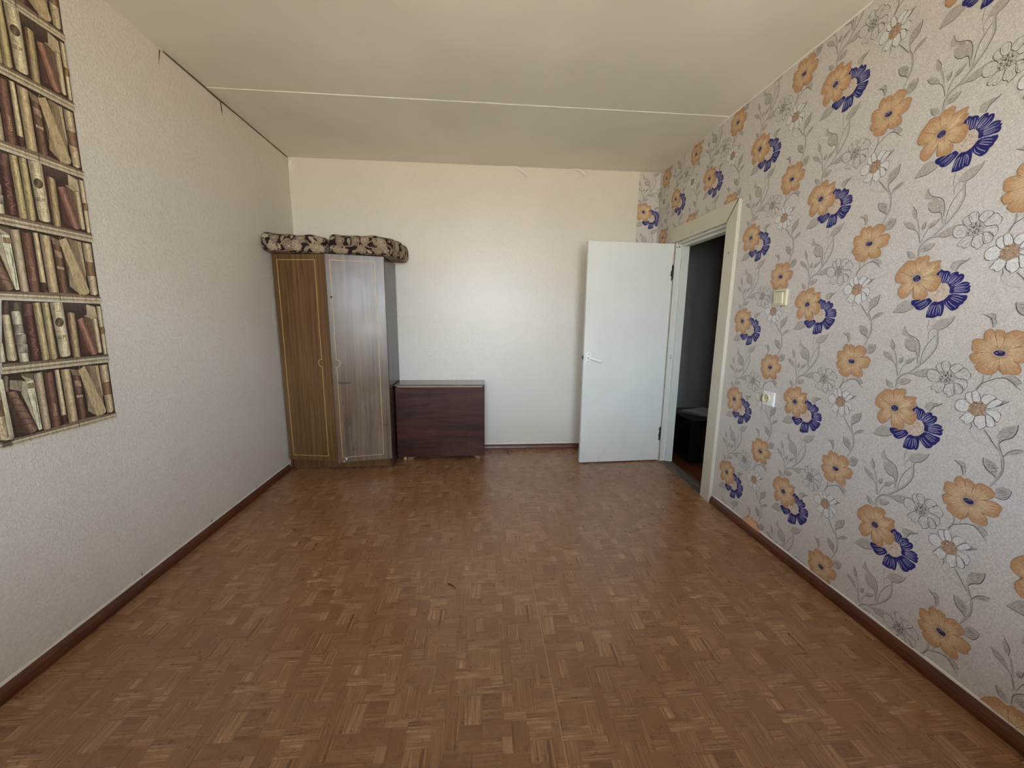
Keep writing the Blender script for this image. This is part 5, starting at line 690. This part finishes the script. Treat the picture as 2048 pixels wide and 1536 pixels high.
d1 = wdoor(.0015, 1, .436, -math.radians(8.5), M['ward_left'], wz-.002, .093); d2 = wdoor(WD-.003, -1, .4415, math.radians(11.5), M['ward_right'], wz-.004, .088)
for x, z, r, mt in ((-.412, 1.48, .008, 'hole'), (-.375, .118, .008, 'white_plastic'), (-.395, .098, .005, 'white_plastic')):
    m = MB(); m.prism([(x+r*math.cos(a), -.018, z+r*math.sin(a)) for a in np.linspace(0, 6.283, 11)[:-1]], (0, -.002, 0)); m.build('screw_hole' if mt == 'hole' else 'door_stud', M[mt], d2)
m = MB(); m.poly([(-.40+.0, -.0183, .775), (-.37, -.0183, .768), (-.32, -.0183, .772), (-.30, -.0183, .778), (-.305, -.0183, .788), (-.34, -.0183, .786), (-.385, -.0183, .792), (-.405, -.0183, .80)]); m.build('scuff_mark', plain('dark_scuff', (74, 58, 44), .6), d2)
# ------------------------------------------------------------------ closed drop leaf table
tb = empty('drop_leaf_table', (1.287, -.14, 0)); tag(tb, 'closed dark mahogany drop leaf table between the wardrobe and the bare back wall', 'table')
hw, tz = .408, .722
box('table_top', (-hw, -.142, tz-.016), (hw, .128, tz), M['mahog_top_sheen'], tb, .002)
box('front_leaf', (-hw+.006, -.144, .034), (hw, -.124, tz-.024), M['mahog'], tb, .002)
box('back_leaf', (-hw+.006, .106, .034), (hw, .126, tz-.024), M['mahog'], tb, .002)
box('hinge_strip', (-hw+.02, -.140, tz-.024), (hw-.02, -.128, tz-.016), plain('brass_strip', (190, 160, 130), .4), tb)
for s in (-1, 1): box('end_panel', (s*.34-.012, -.118, .05), (s*.34+.012, .10, tz-.016), M['mahog'], tb, .002)
for nm, sgn in (('foot_rail', -1), ('foot_rail', 1)):
    P = [(-.315, 0), (-.27, 0), (-.255, .018), (-.225, .03), (.30, .03), (.318, .018), (.33, .0), (.365, 0), (.365, .05), (-.315, .05)] if sgn < 0 else [(-.34, 0), (-.29, 0), (-.25, .03), (.25, .03), (.30, 0), (.36, 0), (.36, .05), (-.34, .05)]
    m = MB(); y = -.121 if sgn < 0 else .085; m.prism([(x, y, z) for x, z in P], (0, .018, 0)); m.build(nm, M['foot'], tb)
box('foot', (-.352, -.124, 0), (-.326, -.098, .05), plain('light_peg', (206, 160, 120), .5), tb, .003)
# ------------------------------------------------------------------ two patterned cushions on the wardrobe
def paint(U, V, seed, nb, area_):
    rg = random.Random(seed); col = np.tile(np.array(lin((44, 27, 26))), (len(U), 1)); u0, u1, v0, v1 = area_
    tan = [(146, 126, 106), (158, 140, 116), (140, 120, 104), (166, 150, 128)]
    def put(mask, c): col[mask] = lin(c)
    def blossom(cx, cy, R):
        x, y = U-cx, V-cy; sel = (np.abs(x) < R*1.4) & (np.abs(y) < R*1.4)
        if not sel.any(): return
        r = np.hypot(x, y); a = np.arctan2(y, x); ph = rg.random()*6; n = rg.choice([5, 6, 7]); c = rg.choice(tan)
        e = R*(.80+.16*np.abs(np.cos(n*.5*a+ph))+.05*np.sin(3*a+ph)); put(sel & (r < e), tuple(q-22 for q in c)); put(sel & (r < e*.94), c)
        e2 = e*(.62+.1*np.sin(4*a+ph*2)); put(sel & (r < e2), tuple(q-30 for q in c)); put(sel & (r < e2*.88), tuple(min(230, q+12) for q in c))
        put(sel & (np.abs(np.sin(n*.5*a+ph)) < .08) & (r < e) & (r > e*.3), tuple(q-48 for q in c))
        e3 = e*(.3+.08*np.sin(5*a)); put(sel & (r < e3), tuple(q-26 for q in c)); put(sel & (r < e3*.6), (190, 168, 136))
    def star(cx, cy, R):
        x, y = U-cx, V-cy; sel = (np.abs(x) < R*1.3) & (np.abs(y) < R*1.3)
        if not sel.any(): return
        r = np.hypot(x, y); a = np.arctan2(y, x)+rg.random()*6; e = R*(.55+.42*np.abs(np.cos(2.5*a))**1.5); c = rg.choice([(168, 148, 128), (178, 164, 142)]); put(sel & (r < e), c); put(sel & (np.abs(np.sin(2.5*a)) < .12) & (r < e*.8), tuple(q-45 for q in c))
    def leaf(cx, cy, R):
        an = rg.random()*6.28; x, y = U-cx, V-cy; sel = (np.abs(x) < R*1.2) & (np.abs(y) < R*1.2)
        if not sel.any(): return
        p = x*math.cos(an)+y*math.sin(an); q = -x*math.sin(an)+y*math.cos(an); m_ = np.abs(p) < R; e = np.where(m_, .46*R*np.clip(1-(p/R)**2, 0, 1)**.8, -1); c = rg.choice([(162, 146, 118), (150, 138, 116), (180, 164, 138)])
        put(sel & (np.abs(q) < e), c); put(sel & (np.abs(q) < np.minimum(e, .0016)), tuple(k-50 for k in c))
    def stem(cx, cy):
        an = rg.random()*6.28; l = rg.uniform(.03, .06); x, y = U-cx, V-cy; p = x*math.cos(an)+y*math.sin(an); q = -x*math.sin(an)+y*math.cos(an)-3*p*p; put((np.abs(p) < l) & (np.abs(q) < .0026), (158, 140, 118))
    gx = .062
    for i in range(int((u1-u0)/gx)+1):
        for j in range(int((v1-v0)/gx)+1):
            cx, cy = u0+(i+.5*(j % 2))*gx+rg.uniform(-.012, .012), v0+j*gx+rg.uniform(-.01, .01); k = (i*2+j*3+rg.randrange(2)) % 5
            stem(cx+.03, cy+.03)
            if k < 2: blossom(cx, cy, rg.uniform(.034, .046))
            elif k == 2: star(cx, cy, rg.uniform(.024, .034))
            else: leaf(cx, cy, rg.uniform(.02, .03)); leaf(cx+.03, cy+.02, .018)
    return col
def cushion(name, outline, z0, th, seed, lab):
    P = smooth(outline, 40, True); P = np.array(P)[:, :2]
    d = np.r_[0, np.cumsum(np.hypot(*np.diff(np.r_[P, P[:1]], axis=0).T))]; Lg = d[-1]; n = int(Lg/.0045)
    s = np.linspace(0, Lg, n, endpoint=False); Q = np.c_[np.interp(s, d, np.r_[P[:, 0], P[0, 0]]), np.interp(s, d, np.r_[P[:, 1], P[0, 1]])]
    cen = Q.mean(0); rows = []; r = th*.5
    K = 46
    for k in range(K+1):
        ph = -math.pi/2+math.pi*k/K; rows.append((r*.62*(1-abs(math.cos(ph))**.8), z0+r+r*abs(math.sin(ph))**.8*(1 if ph > 0 else -1), 1.0, k*th*1.35/K))
    for f in (.93, .85, .75, .62, .45, .25): rows.append((r*.62, None, f, None))
    v = []; f = []; uvu = []; uvv = []
    N_ = len(Q); lastv = rows[K][3]; dirs = Q-cen; ln = np.hypot(*dirs.T)[:, None]
    wob = .004*np.sin(s*37)+.003*np.sin(s*19+1)
    for ins, z, sc_, vv in rows:
        q = Q-dirs/ln*ins
        if vv is None:
            q = cen+(q-cen)*sc_; zz = np.full(N_, z0+th)+.010*(1-sc_)*2+.003*np.sin(q[:, 0]*31)*np.sin(q[:, 1]*27)*(1-sc_)*3; pu = q[:, 0]; pv = q[:, 1]+1.0
        else:
            zz = np.full(N_, z)+(wob*((z-z0)/th)); pu = s; pv = np.full(N_, vv)
        v.append(np.c_[q, zz]); uvu.append(pu); uvv.append(pv)
    nr = len(rows); V = np.vstack(v)
    for a in range(nr-1):
        for b_ in range(N_): c = (b_+1) % N_; f.append((a*N_+b_, a*N_+c, (a+1)*N_+c, (a+1)*N_+b_))
    f.append(tuple((nr-1)*N_+b_ for b_ in range(N_))); f.append(tuple(b_ for b_ in range(N_-1, -1, -1)))
    Uu, Vv = np.concatenate(uvu), np.concatenate(uvv)
    side = Vv < .9; col = np.zeros((len(Uu), 3)); col[side] = paint(Uu[side], Vv[side], seed, 0, (0, Lg, 0, th*1.35)); col[~side] = paint(Uu[~side], Vv[~side], seed+1, 0, (Q[:, 0].min(), Q[:, 0].max(), 1+Q[:, 1].min(), 1+Q[:, 1].max()))
    me = bpy.data.meshes.new(name); me.from_pydata(V.tolist(), [], f); a = me.color_attributes.new('col', 'FLOAT_COLOR', 'POINT'); a.data.foreach_set('color', np.c_[col, np.ones(len(col))].astype(np.float32).ravel())
    me.materials.append(M['fabric']); me.polygons.foreach_set('use_smooth', [True]*len(me.polygons)); o = bpy.data.objects.new(name, me); C.objects.link(o); return tag(o, lab, 'cushion', 'sofa cushions on top of the wardrobe')
zt = wz+.002
cushion('sofa_cushion', [(-.006, -.565), (.05, -.59), (.22, -.565), (.39, -.535), (.438, -.50), (.442, -.30), (.436, -.08), (.39, -.045), (.2, -.04), (.03, -.045), (-.008, -.08), (-.01, -.3)], zt, .132, 4, 'smaller dark floral sofa cushion on the wardrobe, pushed against the left wall')
cushion('sofa_cushion', [(.458, -.47), (.50, -.505), (.68, -.515), (.85, -.50), (.935, -.44), (.985, -.28), (1.0, -.10), (.975, -.045), (.75, -.035), (.52, -.035), (.462, -.07), (.454, -.28)], zt, .148, 11, 'larger dark floral sofa cushion on the wardrobe, overhanging its dark right side')
